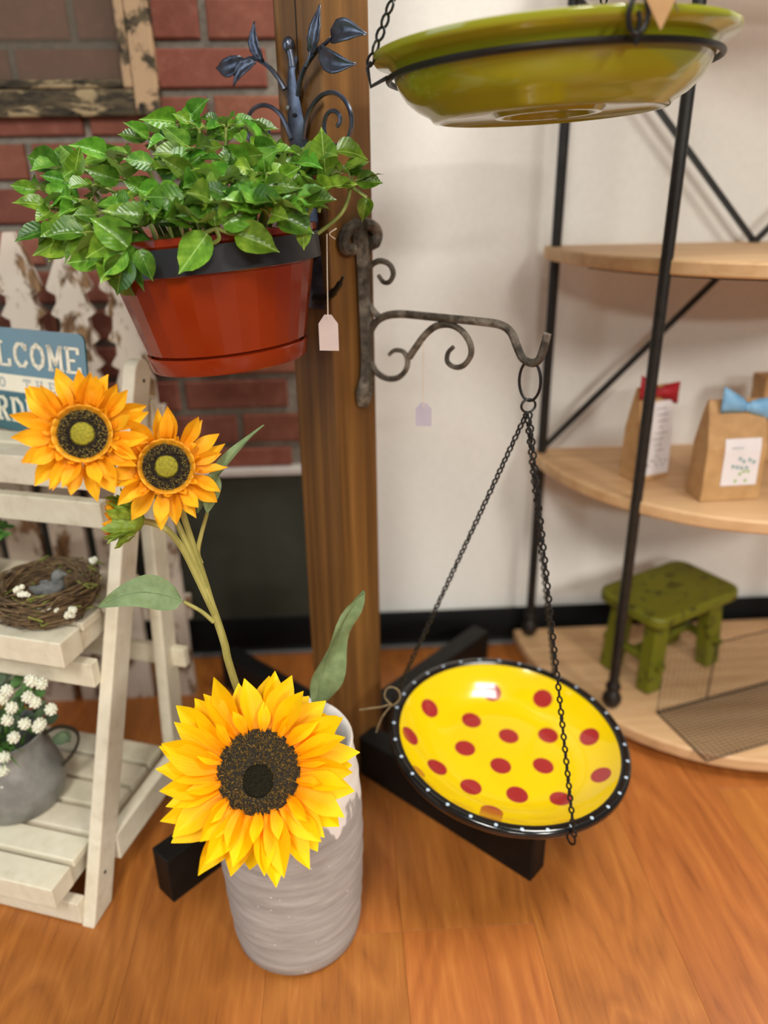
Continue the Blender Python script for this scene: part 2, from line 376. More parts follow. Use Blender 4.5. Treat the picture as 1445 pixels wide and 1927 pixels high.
# ------------------------------------------------------------------ setting
WY = 1.527
X0, X1, Y0 = -1.9, 2.1, -0.9
fo = tag(MB().box(((X0+X1)/2, (Y0+WY)/2, -.03), (X1-X0, WY-Y0, .05)).build('floor', M['subfloor']), 'orange brown wood plank floor', kind='structure')
pw = .1925; k = 0; x = .0565-11*pw
pmesh = {}
while x < X1:
    off = [.779, .30, 1.21, .55, 1.02][k % 5] if abs(x-.0565) > .01 else .779
    ys = sorted({max(Y0, min(WY, off+j*1.2)) for j in range(-3, 3)} | {Y0, WY})
    for a, b in zip(ys[:-1], ys[1:]):
        if b-a < .02: continue
        key = round(b-a, 4)
        if key not in pmesh:
            g = .0003; mb = MB(); ww, ll = pw-g, b-a-g; c_ = .0004
            mb.v = [(sx*ww/2, sy*ll/2, -.006) for sx, sy in ((-1, -1), (1, -1), (1, 1), (-1, 1))]+[(sx*ww/2, sy*ll/2, -c_*.5) for sx, sy in ((-1, -1), (1, -1), (1, 1), (-1, 1))]+[(sx*(ww/2-c_), sy*(ll/2-c_), 0) for sx, sy in ((-1, -1), (1, -1), (1, 1), (-1, 1))]
            mb.f = [(8, 9, 10, 11)]+[(q, (q+1) % 4, 4+(q+1) % 4, 4+q) for q in range(4)]+[(4+q, 4+(q+1) % 4, 8+(q+1) % 4, 8+q) for q in range(4)]
            pmesh[key] = mb.mesh('plank', M['plank'], False)
        inst('plank', pmesh[key], Matrix.Translation((x+pw/2, (a+b)/2, 0)), fo)
    x += pw; k += 1

tag(MB().box(((X0+X1)/2, WY+.06, 1.3), (X1-X0, .1, 2.7)).build('wall_back', M['wall']), 'off-white painted wall behind the shelf', kind='structure')
PX1 = -.087
wl = tag(MB().box(((X0+PX1)/2, WY+.004, (.452+2.4)/2), (PX1-X0, .010, 2.4-.452)).build('wall_left', M['mortar']), 'red brick wall with grey mortar', kind='structure')
bm_ = {}
def brick(x0, x1, z0, z1):
    key = (round(x1-x0, 3), round(z1-z0, 3))
    if key not in bm_:
        bm_[key] = []
        for q in range(3):
            W_, H_, T_ = x1-x0, z1-z0, .011; mb = MB(); e = .003
            j = lambda s: rnd(-s, s)
            base = [(-W_/2, -H_/2), (W_/2, -H_/2), (W_/2, H_/2), (-W_/2, H_/2)]
            base = [(a+j(.0012), b+j(.0012)) for a, b in base]
            mb.v = [(a, .004, b) for a, b in base]+[(a, -T_*.7, b) for a, b in base]+[(a*(1-2*e/W_), -T_+j(.001), b*(1-2*e/H_)) for a, b in base]
            mb.f = [(8, 9, 10, 11)]+[(p, (p+1) % 4, 4+(p+1) % 4, 4+p) for p in range(4)]+[(4+p, 4+(p+1) % 4, 8+(p+1) % 4, 8+p) for p in range(4)]
            bm_[key].append(mb.mesh('brick', M['brick'], False))
    inst('brick', random.choice(bm_[key]), Matrix.Translation(((x0+x1)/2, WY-.001, (z0+z1)/2)), wl)
CP, BL = .0711, .215; zr = .503-CP
row = 0
while zr < 1.56:
    z0, z1 = max(zr+.0065, .456), zr+CP-.0065
    # rows with a joint at x=-.2135 alternate with rows ending at -.106
    odd = (round((zr-1.143)/CP) % 2 == 0)
    xr = -.106 if odd else PX1-.001
    xs = [xr]
    xj = (-.106-BL) if odd else -.2135
    while xj > -1.35: xs.append(xj); xj -= BL
    for a, b in zip(xs[:-1], xs[1:]):
        hi_ = a-(.0065 if a != PX1-.001 else 0)
        if z1-z0 > .01 and b < .0: brick(b+.0065, hi_, z0, z1)
    zr += CP; row += 1
tag(MB().box(((X0+PX1)/2, WY-.012, .448), (PX1-X0+.004, .03, .016)).build('trim_1', M['trim'], bevel=.003), 'thin pale cap strip under the bricks', kind='structure')
tag(MB().box(((X0+PX1)/2, WY+.001, .265), (PX1-X0, .012, .352)).build('wall_wainscot', M['wainscot']), 'dark green lower wall panel below the bricks', kind='structure')
bb = MB(); prof = [(0, .0), (-.013, .0), (-.012, .005), (-.006, .012), (-.004, .02), (-.004, .088), (-.002, .091), (0, .091)]
bb.v = [(xx, WY-.0055+a, b) for xx in (X0, X1) for a, b in prof]; L_ = len(prof)
bb.f = [(i, (i+1) % L_, L_+(i+1) % L_, L_+i) for i in range(L_)]
tag(bb.build('baseboard_back', M['black_base']), 'black vinyl baseboard along the wall', kind='structure')

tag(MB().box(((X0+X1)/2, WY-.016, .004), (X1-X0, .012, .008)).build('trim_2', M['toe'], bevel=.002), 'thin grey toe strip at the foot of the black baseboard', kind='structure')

# ------------------------------------------------------------------ display post
q2 = math.sqrt(.5)
PC = V((-.012, 1.15, 0)); HS = .0432
NR, NL = V((q2, -q2, 0)), V((-q2, -q2, 0))
FRC, FLC = PC+NR*HS, PC+NL*HS
post = thing('display_post', PC, 'square brown stained timber post on black crossed feet', 'post')
pm = MB().box((0, 0, 1.06), (2*HS, 2*HS, 2.1), Matrix.Translation(PC) @ Matrix.Rotation(PI/4, 4, 'Z'))
pm.build('post', M['post'], post, smooth=False, bevel=.003)
# shallow slotted notch with a plug on the left face
nc = onp(571, 68, FLC, NL)
u_l = V((q2, -q2, 0))
for (du, w_, h_) in ((0, .0016, .082),):
    MB().box((0, 0, 0), (w_, .0012, h_), frame(nc-u_l*.012, u_l, NL, (0, 0, 1))).build('notch_line', M['hole'], post, smooth=False)
    MB().box((0, 0, 0), (.026, .0012, .0016), frame(nc+V((0, 0, .041)), u_l, NL, (0, 0, 1))).build('notch_line', M['hole'], post, smooth=False)
for d_, L in ((NR, .405), (NL, .405), (-NL, .42), (-NR, .36)):
    side = V((-d_.y, d_.x, 0)); a = PC+d_*HS; tk = .040
    fm = MB(); Fm = frame(a, d_, side, (0, 0, 1)); ln = L-HS
    if d_ == NR:   # open-topped channel end
        fm.box((ln*.35, 0, .0425), (ln*.70, tk, .085), Fm)
        fm.box((ln*.85, -tk/2+.003, .0425), (ln*.30, .006, .085), Fm); fm.box((ln*.85, tk/2-.003, .0425), (ln*.30, .006, .085), Fm)
        fm.box((ln-.003, 0, .0425), (.006, tk-.012, .085), Fm); fm.box((ln*.85, 0, .004), (ln*.30, tk-.012, .008), Fm)
    else: fm.box((ln/2, 0, .0425), (ln, tk, .085), Fm)
    fm.build('foot', M['black_wood'], post, smooth=False, bevel=.002)

# ------------------------------------------------------------------ rustic iron hook on the right face
HB = onp(688, 580, FRC, NR); HN = V((q2, q2, 0))
hook = thing('plant_hook', HB, 'rusty scrolled iron plant hook on the post carrying the yellow bowl', 'hook')
def hp(x, y): return onp(x, y, HB+NR*.0, HN)
def face_r(x, y, off=.006): return onp(x, y, FRC+NR*off, NR)
pl = MB()
cl = [face_r(*p) for p in ((676, 415), (678, 445), (683, 480), (685, 540), (688, 600), (690, 660), (690, 705), (686, 740), (683, 765))]
ws = [.010, .015, .0130, .012, .0125, .012, .013, .0185, .010]
C2 = spl(cl, 5); W2 = [lerp(ws[min(i//5, 8)], ws[min(i//5+1, 8)], (i % 5)/5) for i in range(len(C2))]
pl.tube(C2, W2, 8, flat=.45, up=u_l.cross(NR).cross(NR)*-1 if False else V((q2, q2, 0)))
pl.build('backplate', M['iron'], hook)
curl = MB()
for pts in ([(672, 422), (655, 432), (646, 452), (650, 468), (664, 470)], [(684, 422), (700, 425), (709, 440), (704, 458), (694, 456)]):
    curl.tube(spl([face_r(*p, .009) for p in pts], 5), [.009]*10+[.008]*20 if False else .0085, 8)
curl.build('leaf_curl', M['iron'], hook)
def hooktube(name, pts, r0, r1=None, n=6):
    P = spl([hp(*p) for p in pts], n); r1 = r1 or r0
    return MB().tube(P, [lerp(r0, r1, i/(len(P)-1)) for i in range(len(P))], 8).build(name, M['iron'], hook)
hooktube('arm', [(686, 690), (692, 640), (703, 612), (722, 596), (752, 591), (800, 595), (850, 600), (900, 605), (940, 611), (961, 625), (972, 650), (983, 674), (1000, 683), (1014, 677), (1023, 655), (1030, 628)], .0056, .0052)
hooktube('upper_scroll', [(684, 540), (688, 520), (698, 500), (715, 491), (733, 498), (740, 515), (733, 530), (722, 531), (712, 518)], .0048, .003)
hooktube('brace', [(683, 545), (690, 565), (702, 585), (714, 597)], .0048)
hooktube('lower_scroll', [(697, 680), (708, 700), (727, 712), (748, 711), (763, 697), (767, 678), (760, 663), (748, 659), (739, 661), (732, 668)], .0050, .0028)
hooktube('middle_scroll', [(770, 672), (785, 650), (800, 630), (820, 614), (845, 611), (868, 622), (884, 645), (886, 668), (873, 687), (856, 691), (842, 681), (843, 664), (853, 653)], .0054, .0030)

# the same hook again, higher on the post: it carries the green bowl
UPZ = .833
hook2 = hook.copy(); col.objects.link(hook2); hook2.location.z += UPZ; WM[hook2.name] = Matrix.Translation(hook2.location)
hook2['label'] = 'rusty scrolled iron plant hook high on the post above the green bowl'
for ch in [o for o in bpy.data.objects if o.parent == hook]:
    c = ch.copy(); col.objects.link(c); c.parent = hook2
hook['group'] = hook2['group'] = 'iron plant hooks on the post'

# ------------------------------------------------------------------ tags
def tag_thing(label, top, card_top, w_, h_, u, n, mat, mat_s, group, knot=True):
    t_ = thing('price_tag', top, label, 'tag', group)
    up = V((0, 0, 1)); c0 = V(card_top)
    mb = MB().prism([(-w_/2, -h_), (w_/2, -h_), (w_/2, -.25*h_), (w_*.18, 0), (-w_*.18, 0), (-w_/2, -.25*h_)], .0008, frame(c0, u, up, n))
    mb.build('card', mat, t_, smooth=False)
    MB().tube([V(top), lerp(V(top), c0, .5)+V(n)*.001, c0-up*.006+V(n)*.001], .0009, 5).build('string', mat_s, t_)
    if knot: MB().tube(spl([V(top)+V(u)*.012+up*.006, V(top)+V(u)*.003, V(top)+V(u)*.010-up*.006], 4), .0010, 5).build('knot', mat_s, t_)
    return t_
tp = hp(797, 634)
tag_thing('pale lilac price tag hanging from the rusty iron hook', tp-V((0, 0, .006)), hp(797, 758), .0225, .034, (.97, -.24, 0), (-.24, -.97, 0), M['taglilac'], M['string'], 'shop price tags', False)
tp = at(615, 440, .975); ct = at(617, 592, .965)
tag_thing('pinkish price tag hanging from the rim of the terracotta pot', tp, ct, .0245, .044, (.98, -.2, 0), (-.2, -.98, 0), M['tagpaper'], M['string'], 'shop price tags', True)

# ------------------------------------------------------------------ chains
def link_mesh(L, wd, r, mat):
    P = [];
    for k in range(10):
        a = 2*PI*k/10; P.append(V((math.copysign(1, math.cos(a))*0 + math.cos(a)*(L/2-r), math.sin(a)*(wd/2-r), 0)))
    return MB().tube(P, r, 5, closed=True, up=(0, 0, 1)).mesh('chain_link', mat)
def chain(parent, a, b, me, pitch, sag=0.0):
    a, b = V(a), V(b); n = max(2, round((b-a).length/pitch)); d = (b-a).normalized()
    s0 = d.cross(V((0, 0, 1)) if abs(d.z) < .95 else V((0, 1, 0))).normalized(); t0 = d.cross(s0)
    for i in range(n):
        p = lerp(a, b, (i+.5)/n)-V((0, 0, sag))*4*((i+.5)/n)*(1-(i+.5)/n)
        ang = PI/4+(PI/2 if i % 2 else 0)+rnd(-.15, .15)
        y = math.cos(ang)*s0+math.sin(ang)*t0; z = d.cross(y)
        inst('chain_link', me, frame(p, d, y, z), parent)

# ---- yellow bowl and its hanger
TIP = hp(999, 684)
BC = V((.237, .948, .203)); BN = V((.090, -.080, 1)).normalized(); RB = .1865
BM = look(BC, BN, (0, 1, 0))
def rimp(ang, r, dz=0): return BM @ V((r*math.cos(ang), r*math.sin(ang), dz))
hang = thing('bowl_hanger', TIP, 'black chain hanger with a ring holding the yellow bowl', 'hanger')
MB().tube([rimp(2*PI*k/48, .1745, -.015) for k in range(48)], .0032, 8, closed=True, up=BN).build('support_ring', M['black_metal'], hang)
oval = MB().tube([TIP+V((0, 0, -.022))+V((q2*.0155*math.cos(a), -q2*.0155*math.cos(a), .0255*math.sin(a))) for a in [2*PI*k/24 for k in range(24)]], .0019, 8, closed=True, up=(q2, q2, 0))
oval.build('top_ring', M['black_metal'], hang)
J = TIP+V((0, 0, -.054))
MB().tube([J+V((.0095*math.cos(a), .002*math.cos(a), .0085*math.sin(a))) for a in [2*PI*k/16 for k in range(16)]], .0016, 6, closed=True, up=(0, 1, 0)).build('joint_ring', M['black_metal'], hang)
lk = link_mesh(.0116, .0092, .00145, M['black_metal'])
BMi = BM.inverted()
def rim_from_px(x, y):
    p = BMi @ onp(x, y, BC, BN); a = math.atan2(p.y, p.x); return a
for (x, y) in ((738, 1320), (1074, 1560), (1046, 1262)):
    a = rim_from_px(x, y); e = rimp(a, .192, -.004)
    chain(hang, J+V((rnd(-.003, .003), 0, -.008)), e, lk, .0086)
    MB().tube(spl([e+V((0, 0, .002)), rimp(a, .196, -.012), rimp(a, .188, -.021), rimp(a, .176, -.018)], 4), .0016, 6).build('ring_loop', M['black_metal'], hang)

dots = DOTS = [(925, 1303), (1021, 1315), (808, 1333), (887, 1356), (771, 1385), (957, 1385), (1031, 1384), (1109, 1387), (875, 1408), (822, 1444), (942, 1441), (1022, 1441), (886, 1481), (973, 1496), (1055, 1504), (1131, 1459), (923, 1537), (779, 1462)]
inner = [(0, -.040), (.085, -.0395), (.110, -.036), (.130, -.0285), (.148, -.0180), (.162, -.0075), (.1705, .001)]
def depth_at(r):
    for (r0, z0), (r1, z1) in zip(inner[:-1], inner[1:]):
        if r0 <= r <= r1: return lerp(z0, z1, (r-r0)/(r1-r0))
    return .002
def hit_bowl(x, y):                                # first point where the line of sight meets the glazed inside
    d = ray(x, y)
    for k in range(3000):
        p = BMi @ (CAM+d*(.9+k*.0002)); r = math.hypot(p.x, p.y)
        if p.z < .001 and r < .1705 and p.z <= depth_at(r): return p
    return p
t = NT('yellow_polka_glaze'); tc = t.n('ShaderNodeTexCoord'); acc = None
for (x, y) in dots:
    p = hit_bowl(x, y); dn = t.n('ShaderNodeVectorMath', operation='DISTANCE'); t.l(tc.outputs['Object'], dn.inputs[0]); dn.inputs[1].default_value = p
    acc = dn.outputs['Value'] if acc is None else t.math('MINIMUM', acc, dn.outputs['Value'])
pn = hit_bowl(923, 1537); rn = math.hypot(pn.x, pn.y)      # the dot nearest the viewer runs up the side
for r_ in (rn-.022, rn-.014, rn-.007, rn+.006):
    dn = t.n('ShaderNodeVectorMath', operation='DISTANCE'); t.l(tc.outputs['Object'], dn.inputs[0]); dn.inputs[1].default_value = (pn.x*r_/rn, pn.y*r_/rn, depth_at(r_))
    acc = t.math('MINIMUM', acc, dn.outputs['Value'])
msk = t.math('LESS_THAN', acc, .0164)
sp = t.n('ShaderNodeSeparateXYZ'); t.l(tc.outputs['Object'], sp.inputs[0])
c = t.mix(msk, S(226, 192, 6), S(156, 42, 42)); M['yellow_bowl'] = t.fin(c, .13, 0, .55, .5)
t = NT('black_rim_white_dots'); tc = t.n('ShaderNodeTexCoord'); sp = t.n('ShaderNodeSeparateXYZ'); t.l(tc.outputs['Object'], sp.inputs[0])
NDOT = 32; an = t.math('ARCTAN2', sp.outputs[1], sp.outputs[0]); fr_ = t.math('FRACT', t.math('MULTIPLY', t.math('ADD', an, PI), NDOT/(2*PI)))
rr = t.math('SQRT', t.math('ADD', t.math('POWER', sp.outputs[0], 2), t.math('POWER', sp.outputs[1], 2)))
dx = t.math('MULTIPLY', t.math('SUBTRACT', fr_, .5), 2*PI*.18/NDOT); dy = t.math('SUBTRACT', rr, .1798)
d2 = t.math('SQRT', t.math('ADD', t.math('POWER', dx, 2), t.math('POWER', dy, 2)))
up_ = t.math('GREATER_THAN', sp.outputs[2], -.001)
c = t.mix(t.math('MULTIPLY', t.math('LESS_THAN', d2, .0026), up_), S(15, 15, 15), S(176, 192, 208)); M['black_rim'] = t.fin(c, .15, 0, .5, .3)
yb = thing('polka_dot_bowl', BC, 'yellow bowl with red polka dots and dotted black rim hanging above the floor', 'bowl')
yb.matrix_world = BM; WM[yb.name] = BM.copy()
MB().lathe(inner, 72, BM).build('bowl_inside', M['yellow_bowl'], yb)
MB().lathe([(.1705, .001), (.173, .0035), (.180, .0042), (.185, .003), (RB, -.001), (.1865, -.006), (.184, -.0105), (.172, -.0135), (.168, -.020), (.152, -.036), (.125, -.050), (.085, -.055), (.082, -.060), (.076, -.060), (.074, -.055), (0, -.054)], 72, BM).build('bowl_rim', M['black_rim'], yb, angle=60)
# twine tied on the ring
tb = at(735, 1322, .95)
tw = thing('twine_bow', tb, 'loop of jute twine tied at the left edge of the yellow bowl', 'twine')
def tpx(*pts): return spl([onp(x, y, tb, (0, 1, 0)) for x, y in pts], 5)
MB().tube(tpx((735, 1325), (724, 1312), (727, 1297), (738, 1293), (750, 1300), (752, 1315), (740, 1327), (735, 1325)), .0013, 6).build('loop', M['twine'], tw)
MB().tube(tpx((737, 1324), (718, 1330), (695, 1333), (676, 1336)), .0013, 6).build('tail', M['twine'], tw)
MB().tube(tpx((737, 1326), (722, 1345), (714, 1360), (708, 1378)), .0013, 6).build('tail', M['twine'], tw)

# ---- green bowl overhead
GC = V((.234, .945, 1.122)); GN = V((-.042, .02, 1)).normalized(); GM = look(GC, GN, (0, 1, 0)); GR = .1905
gb = thing('green_bowl', GC, 'glossy olive green bowl with wide rim hanging at the top right', 'bowl')
gb.matrix_world = GM; WM[gb.name] = GM.copy()
MB().lathe([(0, -.047), (.10, -.046), (.145, -.030), (.170, -.008), (.176, .003), (.186, .0085), (GR, .007), (GR+.0005, .003), (.188, -.001), (.174, -.0050), (.169, -.011), (.1675, -.018), (.164, -.026), (.156, -.038), (.144, -.048), (.131, -.055), (.127, -.060), (.120, -.061), (.116, -.057), (.062, -.055), (.058, -.060), (.052, -.060), (.049, -.055), (0, -.054)], 96, GM).build('bowl_body', M['green_glaze'], gb, angle=50)
gh = thing('bowl_hanger', GC+V((0, 0, .02)), 'black chain hanger with a ring around the green bowl', 'hanger')
def gp(a, r, dz): return GM @ V((r*math.cos(a), r*math.sin(a), dz))
MB().tube([gp(2*PI*k/64, .1745, -.0165) for k in range(64)], .0034, 8, closed=True, up=GN).build('support_ring', M['black_metal'], gh)
GA = TIP+V((0, 0, UPZ-.054)); lk2 = link_mesh(.0162, .0118, .0015, M['black_metal']); GMi = GM.inverted()
def prx(p): d = V(p)-CAM; return CX+FPX*d.dot(RT)/d.dot(FW)
A1200 = min([-PI+PI*k/400 for k in range(401)], key=lambda a: abs(prx(gp(a, .196, 0))-1200))
for (x, y, rr_) in ((713, 100, .196), (1200, 55, .200), (1330, 60, .196)):
    a = A1200 if x == 1200 else (PI+.05 if x == 713 else .95)
    MB().tube([gp(a, .176, -.015), gp(a, .195, -.023), gp(a+.005, .1975, -.006), gp(a+.01, .193, -.0)], .0022, 6).build('square_loop', M['black_metal'], gh)
    e2 = gp(a, .196, -.004); d = (GA-e2)
    me_ = lk2
    if x == 1200:
        ov = [e2+V((.0085*math.cos(q), 0, .0145*math.sin(q)+.002)) for q in [2*PI*k/16 for k in range(16)]]
        MB().tube(ov, .0024, 6, closed=True, up=(0, 1, 0)).build('oval_ring', M['black_metal'], gh); e2 = e2+V((0, 0, .014))
    chain(gh, e2, GA-V((0, 0, .008)), me_, .0128)
T2 = TIP+V((0, 0, UPZ))
MB().tube([T2+V((0, 0, -.022))+V((q2*.0155*math.cos(a), -q2*.0155*math.cos(a), .0255*math.sin(a))) for a in [2*PI*k/24 for k in range(24)]], .0019, 8, closed=True, up=(q2, q2, 0)).build('top_ring', M['black_metal'], gh)
MB().tube([GA+V((.0095*math.cos(a), .002*math.cos(a), .0085*math.sin(a))) for a in [2*PI*k/16 for k in range(16)]], .0016, 6, closed=True, up=(0, 1, 0)).build('joint_ring', M['black_metal'], gh)
kt = thing('kraft_tag', at(1243, -30, .755), 'brown kraft paper tag pointing down over the green bowl rim', 'tag')
u_ = V((.95, -.3, 0)).normalized(); n_ = V((-.3, -.95, 0)).normalized()
MB().prism([(-.030, .045), (.020, .045), (.019, .012), (.001, -.031), (-.020, .003)], .001, frame(at(1247, 0, .745)+V((0, 0, .009)), u_, (0, 0, 1), n_)).build('card', M['kraft'], kt, smooth=False)
MB().tube([at(1255, -40, .75), at(1266, -5, .748), at(1276, 22, .748)], .0008, 5).build('string', M['twine'], kt)

# ------------------------------------------------------------------ tree bracket on the left face
TBp = FLC+NL*.007
tree = thing('plant_bracket', FLC+V((0, 0, .95)), 'dark metal tree shaped bracket with leaves and scrolls holding the pot', 'bracket')
def tp_(x, y, o=0): return onp(x, y, TBp+NL*o, NL)
stemc = [(552, 108), (548, 135), (549, 165), (553, 195), (556, 225), (561, 260), (566, 300), (574, 360), (584, 440), (590, 520), (596, 580)]
stw = [.0055, .005, .0068, .0085, .0105, .0115, .0120, .0125, .013, .013, .012]
P = [tp_(*p) for p in stemc]; mb = MB()
Lp = [p-u_l*w_ for p, w_ in zip(P, [k*1.4 for k in stw])]; Rp = [p+u_l*w_ for p, w_ in zip(P, [k*1.4 for k in stw])]
n = len(P)
mb.v = [tuple(p) for p in Lp]+[tuple(p+NL*.003) for p in P]+[tuple(p) for p in Rp]+[tuple(p-NL*.004) for p in P]
for i in range(n-1):
    mb.f += [(i, i+1, n+i+1, n+i), (n+i, n+i+1, 2*n+i+1, 2*n+i), (2*n+i, 2*n+i+1, 3*n+i+1, 3*n+i), (3*n+i, 3*n+i+1, i+1, i)]
mb.f += [(0, n, 2*n, 3*n), (n-1, 4*n-1, 3*n-1, 2*n-1)]
mb.build('stem', M['pewter'], tree, angle=70)
fc = tp_(543, 85, .003); MB().ball((0, 0, 0), (.0078, .0070, .0098), 14, 10, Matrix.Translation(fc)).build('finial', M['pewter'], tree)
MB().tube([tp_(551, 125, .001), tp_(549, 110, .002), tp_(544, 88, .003)], [.0052, .0046, .005], 10).build('neck', M['pewter'], tree)
MB().ball((0, 0, 0), (.0032, .0032, .0018), 8, 5, look(tp_(541, 203, .004), NL)).build('nail', M['galv'], tree)
MB().ball((0, 0, 0), (.0036, .0028, .0008), 8, 5, look(tp_(553, 217, .0035), NL)).build('screw_hole', M['hole'], tree)
def trtube(name, pts, r0, r1, o0=.004, o1=.004, n=6):
    k_ = len(pts); P = spl([tp_(x, y, lerp(o0, o1, i/(k_-1))) for i, (x, y) in enumerate(pts)], n)
    return MB().tube(P, [lerp(r0, r1, i/(len(P)-1)) for i in range(len(P))], 8).build(name, M['pewter'], tree)
trtube('branch', [(536, 168), (524, 148), (508, 128), (492, 116), (476, 109), (462, 113), (450, 125)], .0034, .0022, .002, .016)
trtube('branch', [(561, 180), (563, 160), (569, 138), (577, 122), (588, 106), (600, 92), (612, 82), (622, 73)], .0036, .0022, .002, .020)
trtube('branch', [(576, 124), (581, 112), (584, 102), (584, 96)], .0026, .0020, .012, .014)
trtube('scroll', [(571, 262), (574, 240), (580, 215), (592, 193), (608, 178), (627, 174), (645, 184), (658, 206), (662, 232), (656, 257), (645, 270), (632, 274), (618, 266), (611, 250), (611, 228), (618, 212), (630, 209), (639, 218), (640, 230), (634, 238)], .0030, .0026, .002, .012)
trtube('scroll', [(548, 262), (538, 235), (528, 216), (513, 203), (496, 198), (480, 203), (469, 217), (466, 240), (469, 262), (480, 276), (494, 276), (504, 262), (505, 244), (497, 236)], .0030, .0026, .002, .012)
def metal_leaf(base, tip, wd, bend, side):
    base, tip = V(base), V(tip); d = tip-base; L = d.length; x = d.normalized(); z = (NL-x*NL.dot(x)).normalized(); y = z.cross(x)
    def fn(u, v):
        s_ = (v-.5)*2; ww = wd*(math.sin(PI*min(1, u**.8))**.75)*(1 if u < .6 else max(0, 1-((u-.6)/.4)**1.6*.8))*(1 if u < .98 else 0)+.0008
        h = bend*math.sin(PI*u*1.1)*L*.35 + .25*abs(s_)*ww*1.6 + .0012*math.sin(u*28+abs(s_)*5)*(1-u)
        return (u*L, s_*ww + side*L*.10*math.sin(PI*u), h)
    mb = MB().grid(fn, 12, 6, frame(base, x, y, z)); o = mb.build('leaf', M['pewter'], tree, angle=80)
    so = o.modifiers.new('thick', 'SOLIDIFY'); so.thickness = .0012
metal_leaf(tp_(460, 112, .014), tp_(405, 128, .022), .0105, .2, 1)
metal_leaf(tp_(480, 116, .014), tp_(438, 162, .020), .0075, .15, -1)
metal_leaf(tp_(495, 116, .012), tp_(477, 40, .018), .0085, .15, 1)
metal_leaf(tp_(585, 104, .014), tp_(600, 8, .020), .0088, .15, -1)
metal_leaf(tp_(622, 73, .020), tp_(688, 64, .026), .0108, .18, 1)
metal_leaf(tp_(601, 92, .018), tp_(668, 120, .026), .0108, .15, -1)

# pot frame (tilted a little towards the left)
TILT = math.radians(-4.6)
PB = V((-.146, 1.012, .786))
PM = Matrix.Translation(PB) @ Matrix.Rotation(TILT, 4, 'Y') @ Matrix.Rotation(math.radians(-1.5), 4, 'X')
MB().lathe([(.1295, .118), (.1335, .118), (.1335, .1475), (.1295, .1475)], 72, PM, closed=True).build('pot_ring', M['band'], tree, angle=30)
MB().tube(spl([tp_(592, 560, .012), tp_(606, 562, .012), tp_(625, 552, .014), tp_(638, 536, .014), tp_(646, 520, .014)], 5), [.006]*6+[.0055]*6+[.004]*5+[.002]*4, 8).build('lower_hook', M['black_metal'], tree)

# ------------------------------------------------------------------ potted plant
plant = thing('potted_plant', PB, 'leafy green trailing plant in a terracotta coloured plastic hanging pot', 'plant')
MB().lathe([(0, .004), (.094, .004), (.096, .021), (.102, .024), (.1235, .116), (.1275, .120), (.1285, .146), (.1315, .150), (.1315, .157), (.1275, .158), (.1255, .150), (.119, .12), (.10, .06), (0, .06)], 30, PM).build('pot', M['terracotta'], plant, angle=9)
MB().lathe([(0, -.001), (.0985, 0), (.1005, .003), (.1035, .0195), (.1025, .0205), (.098, .019), (.096, .006), (0, .005)], 48, PM).build('saucer', M['terracotta'], plant)
MB().lathe([(0, .141), (.05, .142), (.09, .139), (.1245, .136)], 32, PM).build('soil', M['soil'], plant)
def leaf_mesh(seed):
    R_ = random.Random(seed); L = .05; W_ = R_.uniform(.0145, .0200); fold = R_.uniform(.1, .75); droop = R_.uniform(-.05, .6); tw_ = R_.uniform(-.8, .8)
    def fn(u, v):
        s_ = (v-.5)*2; ww = W_*(math.sin(PI*min(1.0, (u*.97+.03))**.72)**.85)
        if u > .80: ww *= 1-((u-.80)/.20)**.7*.85
        y = s_*ww; z = fold*abs(y)-droop*L*u*u+tw_*y*u+.0009*math.sin(9*u*PI)*abs(s_)
        return (u*L*(1-.08*droop), y, z)
    return MB().grid(fn, 8, 6).mesh('leaf', M['leaf'], angle=80)
leafm = [leaf_mesh(i) for i in range(10)]
def add_leaf(parent, base, d, up, size, meshes=leafm):
    x = V(d).normalized(); z = (V(up)-x*V(up).dot(x))
    z = z.normalized() if z.length > 1e-4 else x.orthogonal().normalized()
    y = z.cross(x); s_ = size/.05
    return inst('leaf', random.choice(meshes), frame(base, x*s_, y*s_, z*s_), parent)
CL = [(85, 362, 1.0), (125, 325, 1.03), (112, 425, .965), (168, 385, .985), (160, 310, 1.06), (185, 440, .94), (145, 455, .965),
      (215, 300, 1.05), (238, 345, .965), (250, 400, .92), (205, 405, .955), (222, 455, .905), (272, 425, .905), (215, 490, .90),
      (290, 268, 1.06), (312, 320, .97), (322, 372, .92), (345, 235, 1.06), (368, 290, .97), (300, 405, .895), (352, 415, .89), (400, 418, .88), (408, 385, .89),
      (400, 262, 1.06), (432, 300, .97), (458, 250, 1.06), (482, 330, .94), (502, 290, 1.02), (455, 385, .89), (505, 402, .885), (532, 362, .94),
      (545, 320, 1.0), (562, 385, .915), (585, 315, 1.03), (590, 355, .96), (540, 395, .90), (612, 290, .99), (640, 325, .99), (662, 345, .985), (380, 345, .93), (440, 345, .92), (330, 262, 1.03), (375, 245, 1.03), (425, 240, 1.05), (265, 300, 1.02), (190, 350, 1.0), (140, 375, .98), (465, 285, .99), (540, 290, 1.04), (345, 320, .95), (285, 365, .94), (515, 345, .93), (410, 345, .91), (100, 395, .99)]
def toward_cam(p): return (CAM-p).normalized()
stems = MB()
